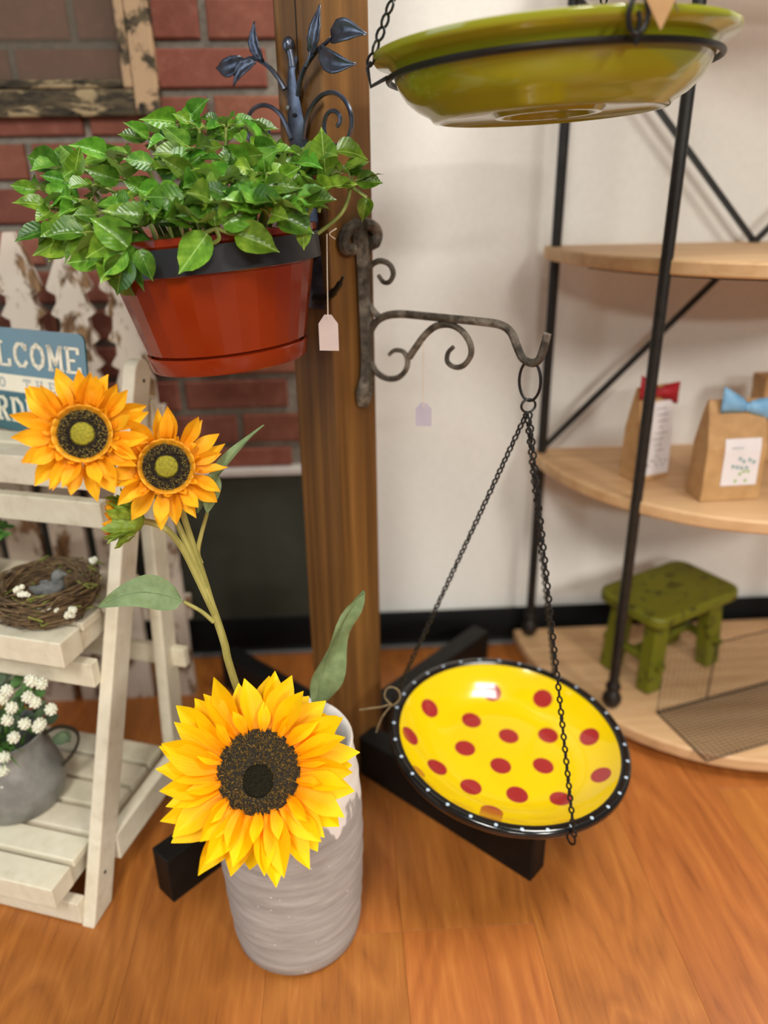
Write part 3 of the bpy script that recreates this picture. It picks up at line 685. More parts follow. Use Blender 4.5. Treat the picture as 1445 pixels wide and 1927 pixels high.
for i, (x, y, Y) in enumerate(CL):
    tip = at(x, y, Y)
    ca = (PM @ V((0, 0, .145))); out = V((tip.x-ca.x, tip.y-ca.y, 0)); ln = out.length; o_ = out.normalized() if ln > 1e-4 else V((1, 0, 0))
    base = PM @ V((o_.x*min(.105, ln*.6), o_.y*min(.105, ln*.6), .138))
    mid_ = lerp(base, tip, .5)+V((0, 0, .022))
    P = spl([base, mid_, tip], 5); sm = MB().tube(P, [lerp(.0032, .0017, k_/(len(P)-1)) for k_ in range(len(P))], 6)
    so = sm.build('stem', M['stem_green'], plant)
    nl = random.choice((5, 5, 6)); a0 = rnd(0, 2*PI); small = x < 150 or x > 600
    if x in (612, 662): nl = 3
    for k_ in range(nl):
        a = a0+2*PI*k_/nl+rnd(-.35, .35); el = rnd(-.35, .55)
        d = V((math.cos(a)*math.cos(el), math.sin(a)*math.cos(el), math.sin(el)))+o_*.45+V((0, 0, .05))
        if y > 415 and x < 260: d = d+V((0, -.15, -.45))
        if x >= 260 and d.z < -.1: d.z *= -.5
        d = d.normalized(); pt = rnd(.008, .016); b2 = tip+d*pt
        up = V((0, 0, 1))*.65+toward_cam(tip)*.75+V((rnd(-.9, .9), rnd(-.7, .7), rnd(-.5, .5)))
        sz = (rnd(.026, .046) if not small else rnd(.024, .040)) if i < 41 else rnd(.018, .034)
        add_leaf(plant, b2, d, up, sz)
        sm2 = MB().tube([tip, lerp(tip, b2, .5)+V((0, 0, .002)), b2+d*.002], .0011, 5); sm2.build('petiole', M['stem_green'], plant)
# a few leaves set where the photograph shows clear single ones
for (bx, by, tx, ty, Y, sz) in ((445, 440, 525, 468, .868, .055), (405, 425, 400, 372, .868, .042), (420, 425, 482, 376, .868, .048), (390, 440, 336, 515, .868, .040), (262, 470, 288, 527, .865, .046),
                               (240, 465, 172, 405, .868, .052), (235, 470, 195, 520, .868, .040), (232, 480, 218, 560, .868, .040), (612, 325, 604, 240, .985, .045), (690, 372, 682, 415, .985, .036), (672, 340, 720, 341, .985, .036),
                               (525, 405, 590, 440, .870, .046), (500, 350, 565, 345, .90, .045), (360, 250, 355, 188, 1.05, .044), (140, 330, 150, 275, 1.02, .044), (120, 340, 75, 330, 1.0, .04), (170, 420, 60, 480, .96, .05), (570, 420, 572, 470, .868, .034), (345, 375, 270, 365, .88, .05), (450, 330, 520, 275, .95, .05), (300, 330, 360, 275, .95, .05)):
    b = at(bx, by, Y); e = at(tx, ty, Y-.006)
    add_leaf(plant, b, e-b, toward_cam(b)+V((rnd(-.2, .2), 0, .35)), (e-b).length*1.02)
for pts in ([(598, 440), (640, 405), (655, 375), (662, 350), (690, 342)], [(600, 400), (606, 360), (612, 325)], [(660, 352), (676, 362), (690, 372)], [(405, 428), (430, 438), (447, 440)], [(405, 428), (412, 450), (390, 462)], [(405, 430), (370, 445), (352, 452)]):
    Yb = .985 if pts[0][0] > 590 else .872
    MB().tube(spl([at(x, y, Yb) for x, y in pts], 5), .0023, 6).build('stem', M['stem_green'], plant)

# ------------------------------------------------------------------ sunflowers and crock
VC = V((-.094, .806, 0))
vase = thing('crock_vase', VC, 'grey whitewashed clay crock with a white painted rim standing on the floor', 'vase')
VM = Matrix.Translation(VC)
prof = [(0, 0.002), (.084, .002), (.0885, .006), (.091, .02), (.095, .08), (.0985, .16), (.0985, .22), (.096, .27), (.091, .31), (.089, .326), (.090, .333), (.0875, .337), (.083, .334), (.081, .326), (.083, .30), (.088, .22), (.084, .03), (0, .02)]
pp = []
for i, (r, z) in enumerate(prof[:-1]):
    r2, z2 = prof[i+1]; m_ = 5 if abs(z2-z) > .03 else 1
    for k_ in range(m_): pp.append((lerp(r, r2, k_/m_)+(.0007*math.sin(z*300+k_*2.1) if m_ > 1 else 0), lerp(z, z2, k_/m_)))
pp.append(prof[-1])
MB().lathe(pp, 64, VM).build('body', M['crock'], vase, angle=60)

def petal_mesh(name, L, W_, mat, seed, tipw=.25):
    R_ = random.Random(seed); curl = R_.uniform(-.3, .42); fold = R_.uniform(.1, .7); tw_ = R_.uniform(-.9, .9); bend = R_.uniform(-.16, .16)
    def fn(u, v):
        s_ = (v-.5)*2; ww = W_*(.30+.70*math.sin(PI*min(1, u*.80+.02)))*(1 if u < .55 else max(0, 1-((u-.55)/.45)**1.9))+.0003
        y = s_*ww; z = fold*abs(y)*1.2+curl*L*u*u+tw_*y*u+.0007*math.sin(u*14+seed)-.0006*math.cos(s_*PI*2.5)*math.sin(PI*u)
        return (u*L, y+bend*L*u*u, z)
    return MB().grid(fn, 9, 6).mesh(name, mat, angle=80)
PBIG = [petal_mesh('petal', .066, .0128, M['petal_big'], i) for i in range(8)]
PSML = [petal_mesh('petal', .043, .0082, M['petal_small'], 20+i) for i in range(7)]
PRIM = [petal_mesh('inner_petal', .016, .0060, M['petal_small'], 40+i) for i in range(4)]
def flower_head(parent, name, C, nrm, layers, meshes, disc_r, build_disc, up=(0, 0, 1)):
    Fm = look(C, nrm, up)
    hd = build_disc(parent, name, Fm)
    for (n_, r0, z0, el0, sc0, sc1, mm) in layers:
        a0 = rnd(0, 6)
        for k_ in range(n_):
            a = a0+2*PI*k_/n_+rnd(-.07, .07); el = el0+rnd(-.24, .24); sc = rnd(sc0, sc1)
            x = V((math.cos(a)*math.cos(el), math.sin(a)*math.cos(el), math.sin(el))); y = V((-math.sin(a), math.cos(a), 0)); z = x.cross(y)
            roll = Matrix.Rotation(rnd(-.45, .45), 4, 'X')
            Ml = frame((r0*math.cos(a), r0*math.sin(a), z0), x, y, z) @ roll @ Matrix.Diagonal((sc, sc*rnd(.9, 1.15), sc, 1))
            inst(mm[0].name.split('.')[0], random.choice(mm), Fm @ Ml, hd)
    return hd
def florets(mb, Fm, r0, r1, zf, n_, h0, h1, w_):
    for _ in range(n_):
        r = math.sqrt(rnd(r0*r0, r1*r1)); a = rnd(0, 2*PI); z = zf(r); h = rnd(h0, h1); b = V((r*math.cos(a), r*math.sin(a), z))
        d = V((math.cos(a)*r*9+rnd(-.7, .7), math.sin(a)*r*9+rnd(-.7, .7), 1)).normalized(); s1 = d.orthogonal().normalized()*w_; s2 = d.cross(s1)
        t_ = b+d*h
        mb.add([b+s1, b-s1*.5+s2*.87, b-s1*.5-s2*.87, t_+s1*.6, t_-s1*.3+s2*.5, t_-s1*.3-s2*.5], [(0, 1, 4, 3), (1, 2, 5, 4), (2, 0, 3, 5), (3, 4, 5)], Fm)
def disc_big(parent, name, Fm):
    R0 = .0455; zf = lambda r: .010*(1-(r/R0)**4)-.004*math.exp(-(r/.016)**2)
    hd = MB().lathe([(0, zf(0)), (.010, zf(.01)), (.020, zf(.02)), (.032, zf(.032)), (.040, zf(.04)), (R0, 0), (R0*.9, -.008), (.02, -.016), (.004, -.024), (0, -.024)], 40, Fm).build(name, M['disc_dark'], parent)
    core = Fm @ Matrix.Translation((-.002, -.010, 0))
    fl_ = MB(); florets(fl_, Fm, .0, R0, zf, 1500, .0022, .0052, .00042)
    # leave the bare core free of florets
    keep = MB()
    for q in range(0, len(fl_.v), 6):
        p = core.inverted() @ V(fl_.v[q])
        if math.hypot(p.x, p.y) > .0165: keep.add(fl_.v[q:q+6], [(0, 1, 4, 3), (1, 2, 5, 4), (2, 0, 3, 5), (3, 4, 5)])
    o = keep.build('seed_florets', M['floret'], hd, smooth=False); tag(o, 'ochre flecked seed florets', kind='stuff')
    MB().lathe([(0, .0095), (.010, .0100), (.0155, .0103), (.018, .0075)], 28, core).build('disc_core', M['disc_core'], hd)
    return hd
def disc_small(parent, name, Fm):
    R0 = .0265; zf = lambda r: .004*(1-(r/R0)**2)
    hd = MB().lathe([(0, zf(0)), (.012, zf(.012)), (.02, zf(.02)), (R0, 0), (R0*.8, -.006), (.004, -.016), (0, -.016)], 32, Fm).build(name, M['disc_dark'], parent)
    mb = MB(); florets(mb, Fm, .011, .0225, zf, 420, .003, .0065, .0005)
    tag(mb.build('brown_florets', M['floret_brown'], hd, smooth=False), kind='stuff')
    mb = MB(); florets(mb, Fm, .0155, .0245, zf, 330, .003, .0062, .00042)
    tag(mb.build('cream_florets', M['floret_cream'], hd, smooth=False), kind='stuff')
    MB().lathe([(0, .0095), (.006, .0092), (.0112, .0070), (.013, .002)], 24, Fm).build('disc_core', M['core_green'], hd)
    def ringf(u, v):
        a = 2*PI*u; lob = abs(math.sin(a*9)); r = lerp(.0262, .0300, v)-.0035*v*v*(1-lob)*.0-.0016*(1-v); h = .0095*v*(.62+.38*lob)*(1.0 if v < .99 else .97)
        return (r*math.cos(a), r*math.sin(a), h-.001)
    o = MB().grid(ringf, 108, 4, Fm).build('petal_collar', M['collar'], hd, angle=80); so = o.modifiers.new('t', 'SOLIDIFY'); so.thickness = .001
    return hd
BIGC = at(487, 1452, .668)
sun = thing('sunflower', VC+V((0, 0, .02)), 'large yellow sunflower with black seed disc leaning over the crock rim', 'flower', 'artificial sunflowers')
bn = (CAM-BIGC).normalized()+V((.02, .0, .06))
flower_head(sun, 'flower_head', BIGC, bn, [(24, .040, -.008, -.06, .98, 1.14, PBIG), (24, .041, -.003, .16, .84, 1.05, PBIG), (14, .042, .002, .5, .45, .68, PBIG)], PBIG, .0455, disc_big)
bk = BIGC-bn.normalized()*.022
MB().tube(spl([bk, bk-bn.normalized()*.03+V((0, .02, -.004)), VC+V((-.03, -.03, .33)), VC+V((-.01, .02, .20)), VC+V((0, .01, .03))], 6), .0046, 8).build('stem', M['sf_stem'], sun)
def fabric_leaf(parent, base, tip, wd, bend, side=0.0, up=None, fold=.35, mat=None, wavy=.1):
    base, tip = V(base), V(tip); d = tip-base; L = d.length; x = d.normalized(); u_0 = V(up) if up is not None else toward_cam(base); z = (u_0-x*u_0.dot(x)).normalized(); y = z.cross(x)
    def fn(u, v):
        s_ = (v-.5)*2; ww = wd*(math.sin(PI*min(1, u**.62))**.85)*(1 if u < .99 else 0)+.0007
        return (u*L, s_*ww+side*L*math.sin(PI*u), fold*abs(s_)*ww+bend*L*math.sin(PI*u)+wavy*wd*math.sin(u*11+s_*2)*abs(s_))
    o = MB().grid(fn, 14, 8, frame(base, x, y, z)).build('leaf', mat or M['sf_leaf'], parent, angle=80)
    MB().tube([frame(base, x, y, z) @ V(fn(u/10, .5))+z*.0004 for u in range(10)], [.0011-.00008*u for u in range(10)], 5).build('midrib', M['sf_leaf'], o)
    return o
fabric_leaf(sun, at(596, 1335, .845), at(684, 1112, .845), .0215, -.05, .045, up=(.55, -.75, .2), fold=.6, wavy=.3)
MB().tube(spl([at(600, 1345, .845), VC+V((.01, .02, .24)), VC+V((.005, .015, .12))], 5), .0022, 6).build('leaf_stalk', M['sf_stem'], sun)

spray = thing('sunflower_spray', VC+V((-.01, .01, .03)), 'tall branching stem with two amber sunflowers and a green bud', 'flower', 'artificial sunflowers')
F1, F2 = at(156, 817, .775), at(313, 879, .785)
n1 = (CAM-F1).normalized()+V((-.10, 0, .10)); n2 = (CAM-F2).normalized()+V((.06, 0, .12))
lay = lambda k1, k2: [(k1, .0245, -.004, .02, .92, 1.08, PSML), (k2, .0250, -.001, .24, .8, .98, PSML), (14, .0285, .002, .9, .55, .8, PRIM)]
flower_head(spray, 'flower_head', F1, n1, lay(19, 15), PSML, .0265, disc_small)
flower_head(spray, 'flower_head', F2, n2, [(16, .0235, -.004, .05, .90, 1.02, PSML), (10, .0245, -.001, .30, .75, .95, PSML), (14, .0285, .002, .9, .5, .8, PRIM)], PSML, .0265, disc_small)
def st(pts, r0, r1, name='stem'):
    P = spl([at(*p) for p in pts], 6); return MB().tube(P, [lerp(r0, r1, i/(len(P)-1)) for i in range(len(P))], 8).build(name, M['sf_stem'], spray)
P = spl([VC+V((-.01, .01, .04)), VC+V((-.012, 0, .2)), at(440, 1278, .80), at(422, 1210, .80), at(404, 1155, .80), at(385, 1105, .80)], 6)
MB().tube(P, .0048, 8).build('stem', M['sf_stem'], spray)
st([(403, 1155, .798), (370, 1085, .797), (345, 1035, .795), (318, 1000, .792), (290, 985, .79), (262, 980, .788)], .0040, .0036)
st([(400, 1140, .80), (372, 1070, .80), (345, 1010, .80), (325, 970, .80), (290, 930, .80), (220, 860, .80), (170, 825, .79)], .0038, .0034)
st([(400, 1140, .803), (380, 1075, .803), (358, 1010, .803), (342, 960, .803), (322, 900, .802), (313, 882, .797)], .0038, .0036)
st([(378, 1060, .806), (372, 1040, .806), (378, 1008, .806), (390, 965, .806)], .0034, .0020)
st([(402, 1170, .797), (378, 1150, .795), (345, 1132, .793)], .0030, .0020)
fabric_leaf(spray, at(372, 965, .806), at(497, 800, .815), .0085, .04, .05, up=(-.5, -.5, .6), fold=.5)
fabric_leaf(spray, at(343, 1130, .793), at(184, 1142, .775), .0190, .10, -.13, up=(.1, -.75, .55), fold=.25, wavy=.18)
fabric_leaf(spray, at(402, 890, .806), at(390, 965, .800), .010, .05, 0, fold=.3)
# bud
BDc = at(243, 978, .787); bx = (at(190, 975, .78)-at(262, 980, .787)).normalized(); BDm = look(BDc, bx)
MB().lathe([(.004, -.016), (.011, -.012), (.0175, -.003), (.019, .006), (.0175, .016), (.014, .018), (.010, .010), (0, .008)], 24, BDm).build('bud', M['sepal'], spray)
mb = MB(); florets(mb, BDm, 0, .012, lambda r: .010, 90, .003, .006, .0006); mb.build('bud_disc', M['disc_dark'], spray, smooth=False)
SEP = [petal_mesh('sepal', .026, .0048, M['sepal'], 60+i) for i in range(4)]
BRP = [petal_mesh('petal', .016, .0042, M['petal_small'], 70+i) for i in range(3)]
for (n_, r0, z0, el, mm) in ((11, .0185, .0, 1.25, SEP), (11, .0178, -.008, 1.05, SEP), (13, .0150, .010, 1.25, BRP)):
    for k_ in range(n_):
        a = 2*PI*k_/n_+rnd(-.1, .1); e_ = el+rnd(-.2, .2)
        x = V((math.cos(a)*math.cos(e_), math.sin(a)*math.cos(e_), math.sin(e_))); y = V((-math.sin(a), math.cos(a), 0))
        inst(mm[0].name.split('.')[0], random.choice(mm), BDm @ frame((r0*math.cos(a), r0*math.sin(a), z0), x, y, x.cross(y)), spray)

# ------------------------------------------------------------------ half-round shelf unit
SX, SY = .775, 1.500
shelf = thing('shelf_unit', (SX, SY-.2, 0), 'half-round shelf unit with pale wood shelves and thin black metal rods', 'shelf')
def half(a, b, n=28): return [(SX+a*math.cos(PI+PI*i/n), SY+b*math.sin(PI+PI*i/n)) for i in range(n+1)]
def board(z, a, b, th, name):
    poly = half(a, b); m_ = MB(); m_.prism(poly, th, Matrix.Translation((0, 0, z-th)))
    return m_.build(name, M['shelf_wood'], shelf, angle=30, bevel=.004)
board(.045, .405, .470, .026, 'base_board'); board(.482, .392, .415, .024, 'shelf_board'); board(.882, .392, .415, .024, 'shelf_board'); board(1.36, .392, .415, .024, 'shelf_board')  # topmost board is added, out of view, to shade the wall at the right
for (x, y) in ((.400, 1.475), (.501, 1.208), (2*SX-.400, 1.475), (2*SX-.501, 1.208)):
    MB().lathe([(0, .08), (.0095, .08), (.0095, 1.42), (0, 1.42)], 14, Matrix.Translation((x, y, 0))).build('rod', M['rod'], shelf)
    MB().lathe([(0, .0455), (.010, .0455), (.014, .05), (.0185, .060), (.0185, .068), (.012, .080), (.010, .084), (.0145, .089), (.0145, .094), (.0105, .100), (.009, .112), (0, .112)], 20, Matrix.Translation((x, y, 0))).build('finial', M['finial'], shelf)
for s_ in (-1, 1):
    for (za, zb) in ((.490, 1.28),):
        a = V((SX+s_*.372, 1.478, za)); b = V((SX-s_*.372, 1.478+.010*s_, zb)); MB().bar(a, b, .011, .006, (0, 0, 1)).build('cross_brace', M['rod'], shelf, smooth=False)
for z in (.456, .857): MB().tube([V((x, y, z)) for x, y in [(SX+.38*math.cos(PI+PI*i/24), SY+.40*math.sin(PI+PI*i/24)) for i in range(3, 22)]], .0022, 6).build('edge_rail', M['rod'], shelf)

# paper bags
def bag(label, p0, ux, wd, dp, ht, ribbon, lab_rect, bowx, kind):
    ux = V(ux).normalized(); uy = V((-ux.y, ux.x, 0)); B = thing('paper_bag', p0, label, 'bag', 'kraft paper gift bags')
    Fm = frame(p0, ux, uy, (0, 0, 1)); m_ = MB()
    def sec(z, w_, d_, off=0): return [(-w_/2, -d_/2+off, z), (w_/2, -d_/2+off, z), (w_/2, d_/2+off, z), (-w_/2, d_/2+off, z)]
    vv = sec(0, wd, dp)+sec(ht*.55, wd*.99, dp*.9)+sec(ht*.86, wd*.96, dp*.42, dp*.02)+sec(ht, wd*.94, .006, dp*.04)
    ff = [(3, 2, 1, 0), (12, 13, 14, 15)]
    for r in range(3):
        for k_ in range(4): ff.append((r*4+k_, r*4+(k_+1) % 4, r*4+4+(k_+1) % 4, r*4+4+k_))
    m_.add(vv, ff, Fm); m_.build('bag_body', M['kraft'], B, smooth=False, bevel=.002)
    x0, x1, z0, z1 = lab_rect
    def front(x, z):   # on the bag's front panel
        if z < ht*.55: y = -lerp(dp/2, dp*.45, z/(ht*.55))
        else: y = -lerp(dp*.45, dp*.21-dp*.02, (z-ht*.55)/(ht*.31))
        return Fm @ V((x, y-.0012, z))
    lab = MB().grid(lambda u, v: front(lerp(x0, x1, u), lerp(z0, z1, v)), 2, 8).build('label', M['paper_label'], B, smooth=False)
    Rr = random.Random(5)
    def blob(cx_, cz_, r, mat, nm):
        mb = MB(); pts = [front(cx_+r*math.cos(q)*.9, cz_+r*math.sin(q))-uy*.0006 for q in [2*PI*k_/8 for k_ in range(8)]]
        mb.add(pts, [tuple(range(8))]); mb.build(nm, mat, lab, smooth=False)
    lw, lh = x1-x0, z1-z0
    if kind == 'lines':
        for k_ in range(9):
            zz = z1-lh*(.10+.08*k_); wl_ = lw*Rr.uniform(.08, .26); xc = (x0+x1)/2+Rr.uniform(-.12, .12)*lw
            mb = MB(); mb.add([front(xc-wl_, zz)-uy*.0006, front(xc+wl_, zz)-uy*.0006, front(xc+wl_, zz+.0013)-uy*.0006, front(xc-wl_, zz+.0013)-uy*.0006], [(0, 1, 2, 3)]); mb.build('print_line', M['ink'], lab, smooth=False)
        for k_ in range(7): blob(x0+lw*(.12+.12*k_), z0+lh*Rr.uniform(.12, .22), .0022, M['ink'], 'print_flower')
    else:
        mb = MB(); zz = z1-lh*.20; mb.add([front(x0+lw*.18, zz)-uy*.0006, front(x0+lw*.5, zz)-uy*.0006, front(x0+lw*.5, zz+.0022)-uy*.0006, front(x0+lw*.18, zz+.0022)-uy*.0006], [(0, 1, 2, 3)]); mb.build('print_line', M['grey_print'], lab, smooth=False)
        for (a, b) in ((.45, .58), (.56, .52), (.28, .42), (.40, .40), (.72, .55), (.84, .50), (.66, .38), (.52, .38)): blob(x0+lw*a, z0+lh*b, .0034, M['ink_teal'], 'print_flower')
        for (a, b) in ((.5, .25), (.6, .3), (.72, .3), (.40, .1), (.68, .1)): blob(x0+lw*a, z0+lh*b, .003, M['ink_green'], 'print_leaf')
    # bow
    c = Fm @ V((bowx, -dp*.16, ht*.94)); bw = MB()
    def wing(sg, L, h0, h1, lift):
        def fn(u, v): return c+ux*(sg*u*L)+V((0, 0, (v-.5)*lerp(h0, h1, u**.6)+lift*u))-uy*(.004+.008*math.sin(PI*u)*math.cos((v-.5)*4))
        bw.grid(fn, 6, 5)
    wing(1, .046, .012, .042, -.006); wing(-1, .046, .012, .044, .014)
    bw.ball((c.x, c.y-.006, c.z), (.007, .006, .008), 10, 6)
    o = bw.build('ribbon_bow', ribbon, B, angle=60); so = o.modifiers.new('t', 'SOLIDIFY'); so.thickness = .0012
    return B
ZS = .4825
b1 = fl(1188, 905, ZS); b1r = fl(1262, 908, ZS)
bag('kraft paper bag with a red bow and tall white label', (b1+V((.030, .024, 0))), (.93, .36, 0), .076, .046, .172, M['red_ribbon'], (-.020, .036, .010, .145), .004, 'lines')
b2 = fl(1312, 945, ZS)
bag('kraft paper bag with a blue bow and square floral label', (b2+V((.056, .030, 0))), (.98, .05, 0), .106, .056, .172, M['blue_ribbon'], (-.022, .042, .028, .110), .012, 'flowers')
bag_b = at(1445, 740, 1.40)
bb3 = thing('kraft_box', V((.83, 1.40, ZS)), 'plain brown box standing behind the blue bowed bag', 'box')
MB().box((0, 0, .08), (.085, .05, .16), frame(V((at(1436, 740, 1.38).x+.043, 1.40, ZS)), (1, 0, 0), (0, 1, 0), (0, 0, 1))).build('box_body', M['kraft'], bb3, smooth=False, bevel=.002)
MB().box((0, 0, .155), (.087, .052, .022), frame(V((at(1436, 740, 1.38).x+.043, 1.40, ZS)), (1, 0, 0), (0, 1, 0), (0, 0, 1))).build('lid', M['kraft'], bb3, smooth=False, bevel=.002)

# green stool
stool = thing('step_stool', V((.645, 1.335, .045)), 'small distressed green wooden stool on the lowest shelf board', 'stool')
sa = V((.885, .465, 0)).normalized(); sb = V((-.465, .885, 0)).normalized(); sc_ = V((.648, 1.340, .0455)); SF = frame(sc_, sa, sb, (0, 0, 1))
hl, hw, hz = .108, .062, .184
def rr_poly(a, b, r, n=5):
    out = []
    for (sx, sy, t0) in ((1, 1, 0), (-1, 1, PI/2), (-1, -1, PI), (1, -1, 1.5*PI)):
        out += [(sx*(a-r)+r*math.cos(t0+q*PI/2/n), sy*(b-r)+r*math.sin(t0+q*PI/2/n)) for q in range(n+1)]
    return out
MB().prism(rr_poly(hl+.018, hw+.020, .03), .024, SF @ Matrix.Translation((0, 0, hz-.024))).build('seat', M['stool_green'], stool, bevel=.006, angle=50)
for sx in (-1, 1):
    for sy in (-1, 1):
        a = SF @ V((sx*(hl-.018), sy*(hw-.012), 0)); b = SF @ V((sx*(hl-.030), sy*(hw-.020), hz-.022))
        MB().bar(a, b, .040, .032, sa).build('leg', M['stool_green'], stool, smooth=False, bevel=.004)
for sy in (-1, 1): MB().prism([(-hl+.01, 0), (-hl+.04, 0), (-hl+.055, .016), (hl-.055, .016), (hl-.04, 0), (hl-.01, 0), (hl-.01, .034), (-hl+.01, .034)], .010, SF @ frame((0, sy*(hw-.013)+.005, hz-.056), (1, 0, 0), (0, 0, 1), (0, -1, 0))).build('apron', M['stool_green'], stool, smooth=False, bevel=.002)
for sx in (-1, 1): MB().tube([SF @ V((sx*(hl-.022), -hw-.012, .062)), SF @ V((sx*(hl-.022), hw+.012, .062))], .010, 10).build('stretcher', M['stool_green'], stool)
MB().tube([SF @ V((-hl+.02, 0, .066)), SF @ V((hl-.02, 0, .066))], .008, 10).build('stretcher', M['stool_green'], stool)

# wire mesh basket lying on the base board
ZB = .047
A_, B_, C_, D_ = fl(1236, 1340, ZB), fl(1330, 1432, ZB), fl(1452, 1400, ZB), fl(1452, 1282, ZB)
ex = (D_-A_); ey = (B_-A_)
C_ = B_+ex
mesh_b = thing('wire_basket', A_, 'rusty fine wire mesh basket lying at the front of the lowest board', 'basket')
def wires(mb, o, u, v, nu, nv, r):
    for i in range(nu+1): a = o+u*(i/nu); mb.tube([a, a+v], r, 3, caps=False)
    for j in range(nv+1): a = o+v*(j/nv); mb.tube([a, a+u], r, 3, caps=False)
mb = MB(); wires(mb, A_+V((0, 0, .002)), ex*1.6, ey, 40, 20, .00085); tag(mb.build('bottom_mesh', M['wire'], mesh_b), kind='stuff')
M1 = lerp(A_, D_, .42); hv = V((0, 0, .13))
mb = MB(); wires(mb, A_, ex*1.6, hv, 36, 14, .0003); tag(mb.build('back_mesh', M['wire'], mesh_b), kind='stuff')
for pts, r in (([A_, A_+ex*1.6], .0020), ([A_, B_], .0018), ([B_, B_+ex*1.6], .0012), ([M1, M1+hv], .0013), ([M1+hv, A_+ex*1.6+hv], .0014), ([A_+hv*.02, A_+hv*.6], .0008)):
    MB().tube(pts, r, 6).build('frame_wire', M['wire'], mesh_b)

# ------------------------------------------------------------------ weathered window frame on the bricks
WF = WY-.028
fr_t = thing('window_frame', at(150, 200, WF), 'weathered peeling wooden window screen frame hung on the bricks', 'frame')
BR = at(303, 218, WF); z0 = BR.z; x1 = BR.x; wdt, topz, x0 = .062, 1.75, -1.05
MB().box((x1-wdt/2, WF+.012, (z0+topz)/2), (wdt*.66, .032, topz-z0)).build('stile', M['frame_paint'], fr_t, smooth=False, bevel=.004).location.x += wdt*.17
MB().box(((x0+x1-wdt*.66)/2, WF+.012, z0+.021), (x1-wdt*.66-x0, .030, .042)).build('bottom_rail', M['frame_rail'], fr_t, smooth=False, bevel=.004)
MB().box((x1-wdt*.66-.008, WF+.005, (z0+.042+topz)/2), (.016, .018, topz-z0-.042)).build('bead', M['frame_paint'], fr_t, smooth=False, bevel=.004)
MB().box(((x0+x1-wdt*.66-.016)/2, WF+.005, z0+.042+.007), (x1-wdt*.66-.016-x0, .018, .014)).build('bead', M['frame_rail'], fr_t, smooth=False, bevel=.004)
MB().box(((x0+x1-.055)/2, WF+.014, (z0+.05+topz)/2), (x1-.055-x0, .0012, topz-z0-.05)).build('screen', M['screen'], fr_t, smooth=False)

# ------------------------------------------------------------------ tree-topped picket fence
PYF = 1.385
fence = thing('picket_fence', V((-.45, PYF, 0)), 'chipped white picket fence with tree shaped tops behind the ladder shelf', 'fence')
def picket(xc, ztip, w_, zc=.838):
    hw_ = w_/2; tr_ = .045; pts = [(hw_*.86, 0), (hw_*.86, zc-3.6*tr_)]
    for k_ in (3, 2, 1):
        zz = zc-k_*tr_; pts += [(hw_*.62, zz-.004), (hw_*.80, zz-.001), (hw_*.98, zz+.004), (hw_*.90, zz+.010), (hw_*.66, zz+.022)] if k_ else []
    pts += [(hw_*.62, zc-.010), (hw_*.98, zc-.002), (hw_*1.0, zc+.004), (.008, ztip), ]
    poly = pts+[(-x, z) for x, z in reversed(pts)]
    MB().prism(poly, .018, frame((xc, PYF, 0), (1, 0, 0), (0, 0, 1), (0, -1, 0))).build('picket', M['picket'], fence, smooth=False)
pt_x = [at(42, 545, PYF).x, at(136, 545, PYF).x, at(235, 548, PYF).x]; sp_ = pt_x[1]-pt_x[0]
for xc, zt in ((pt_x[0]-2*sp_, .93), (pt_x[0]-sp_, .93), (pt_x[0], at(31, 436, PYF).z), (pt_x[1], at(135, 468, PYF).z), (pt_x[2], .895)): picket(xc, zt, .074)
for z in (.20, .60): MB().box(((pt_x[0]+pt_x[2])/2-sp_, PYF+.012, z), (5.0*sp_, .018, .05)).build('rail', M['picket'], fence, smooth=False)

# ------------------------------------------------------------------ cream ladder shelf
LA = math.radians(18)
Ld, La = V((math.sin(LA), math.cos(LA), 0)), V((math.cos(LA), -math.sin(LA), 0)); LB = V((-.385, .835, 0))
def lp(a, s_, z): return LB+La*a+Ld*s_+V((0, 0, z))
lad = thing('ladder_shelf', LB+La*-.28+Ld*.15, 'cream painted folding ladder shelf with three slatted tiers', 'shelf')
LEN = .60; HT = .765; ST = .315
for a in (-.011, -LEN+.011):
    # rounded-top front leg in its own plane
    d = (Ld*ST+V((0, 0, HT))); L = d.length; d = d/L; p_ = La.cross(d).normalized()
    if p_.dot(Ld) > 0: p_ = -p_
    hwid = .0215; top = [(hwid*math.cos(q), L-hwid+hwid*math.sin(q)) for q in [PI*k_/8 for k_ in range(9)]]
    poly = [(-hwid, .012), (hwid, -.010)]+top
    MB().prism(poly, .021, frame(lp(a, 0, 0)-La*.0105, p_, d, La) if p_.cross(d).dot(La) > 0 else frame(lp(a, 0, 0)+La*.0105, p_, d, -La)).build('front_leg', M['whitewash'], lad, smooth=False, bevel=.0025)
    if a > -.1:
        for (s_, z) in ((ST-.010, HT-.030), (.022, .065)):
            MB().ball((0, 0, 0), (.0030, .0030, .0012), 8, 4, look(lp(a, s_, z)+La*.0108, La)).build('screw', M['hole'], lad)
    b0 = .245
    MB().bar(lp(a-.004, b0+.012, 0), lp(a-.012, ST+.010, HT-.06), .021, .040, La).build('back_leg', M['whitewash'], lad, smooth=False, bevel=.0025)
def slat(name, a0, a1, s0, s1, z0, z1):
    MB().box((0, 0, 0), (a1-a0, s1-s0, z1-z0), frame(lp((a0+a1)/2, (s0+s1)/2, (z0+z1)/2), La, Ld, (0, 0, 1))).build(name, M['whitewash'], lad, smooth=False, bevel=.002)
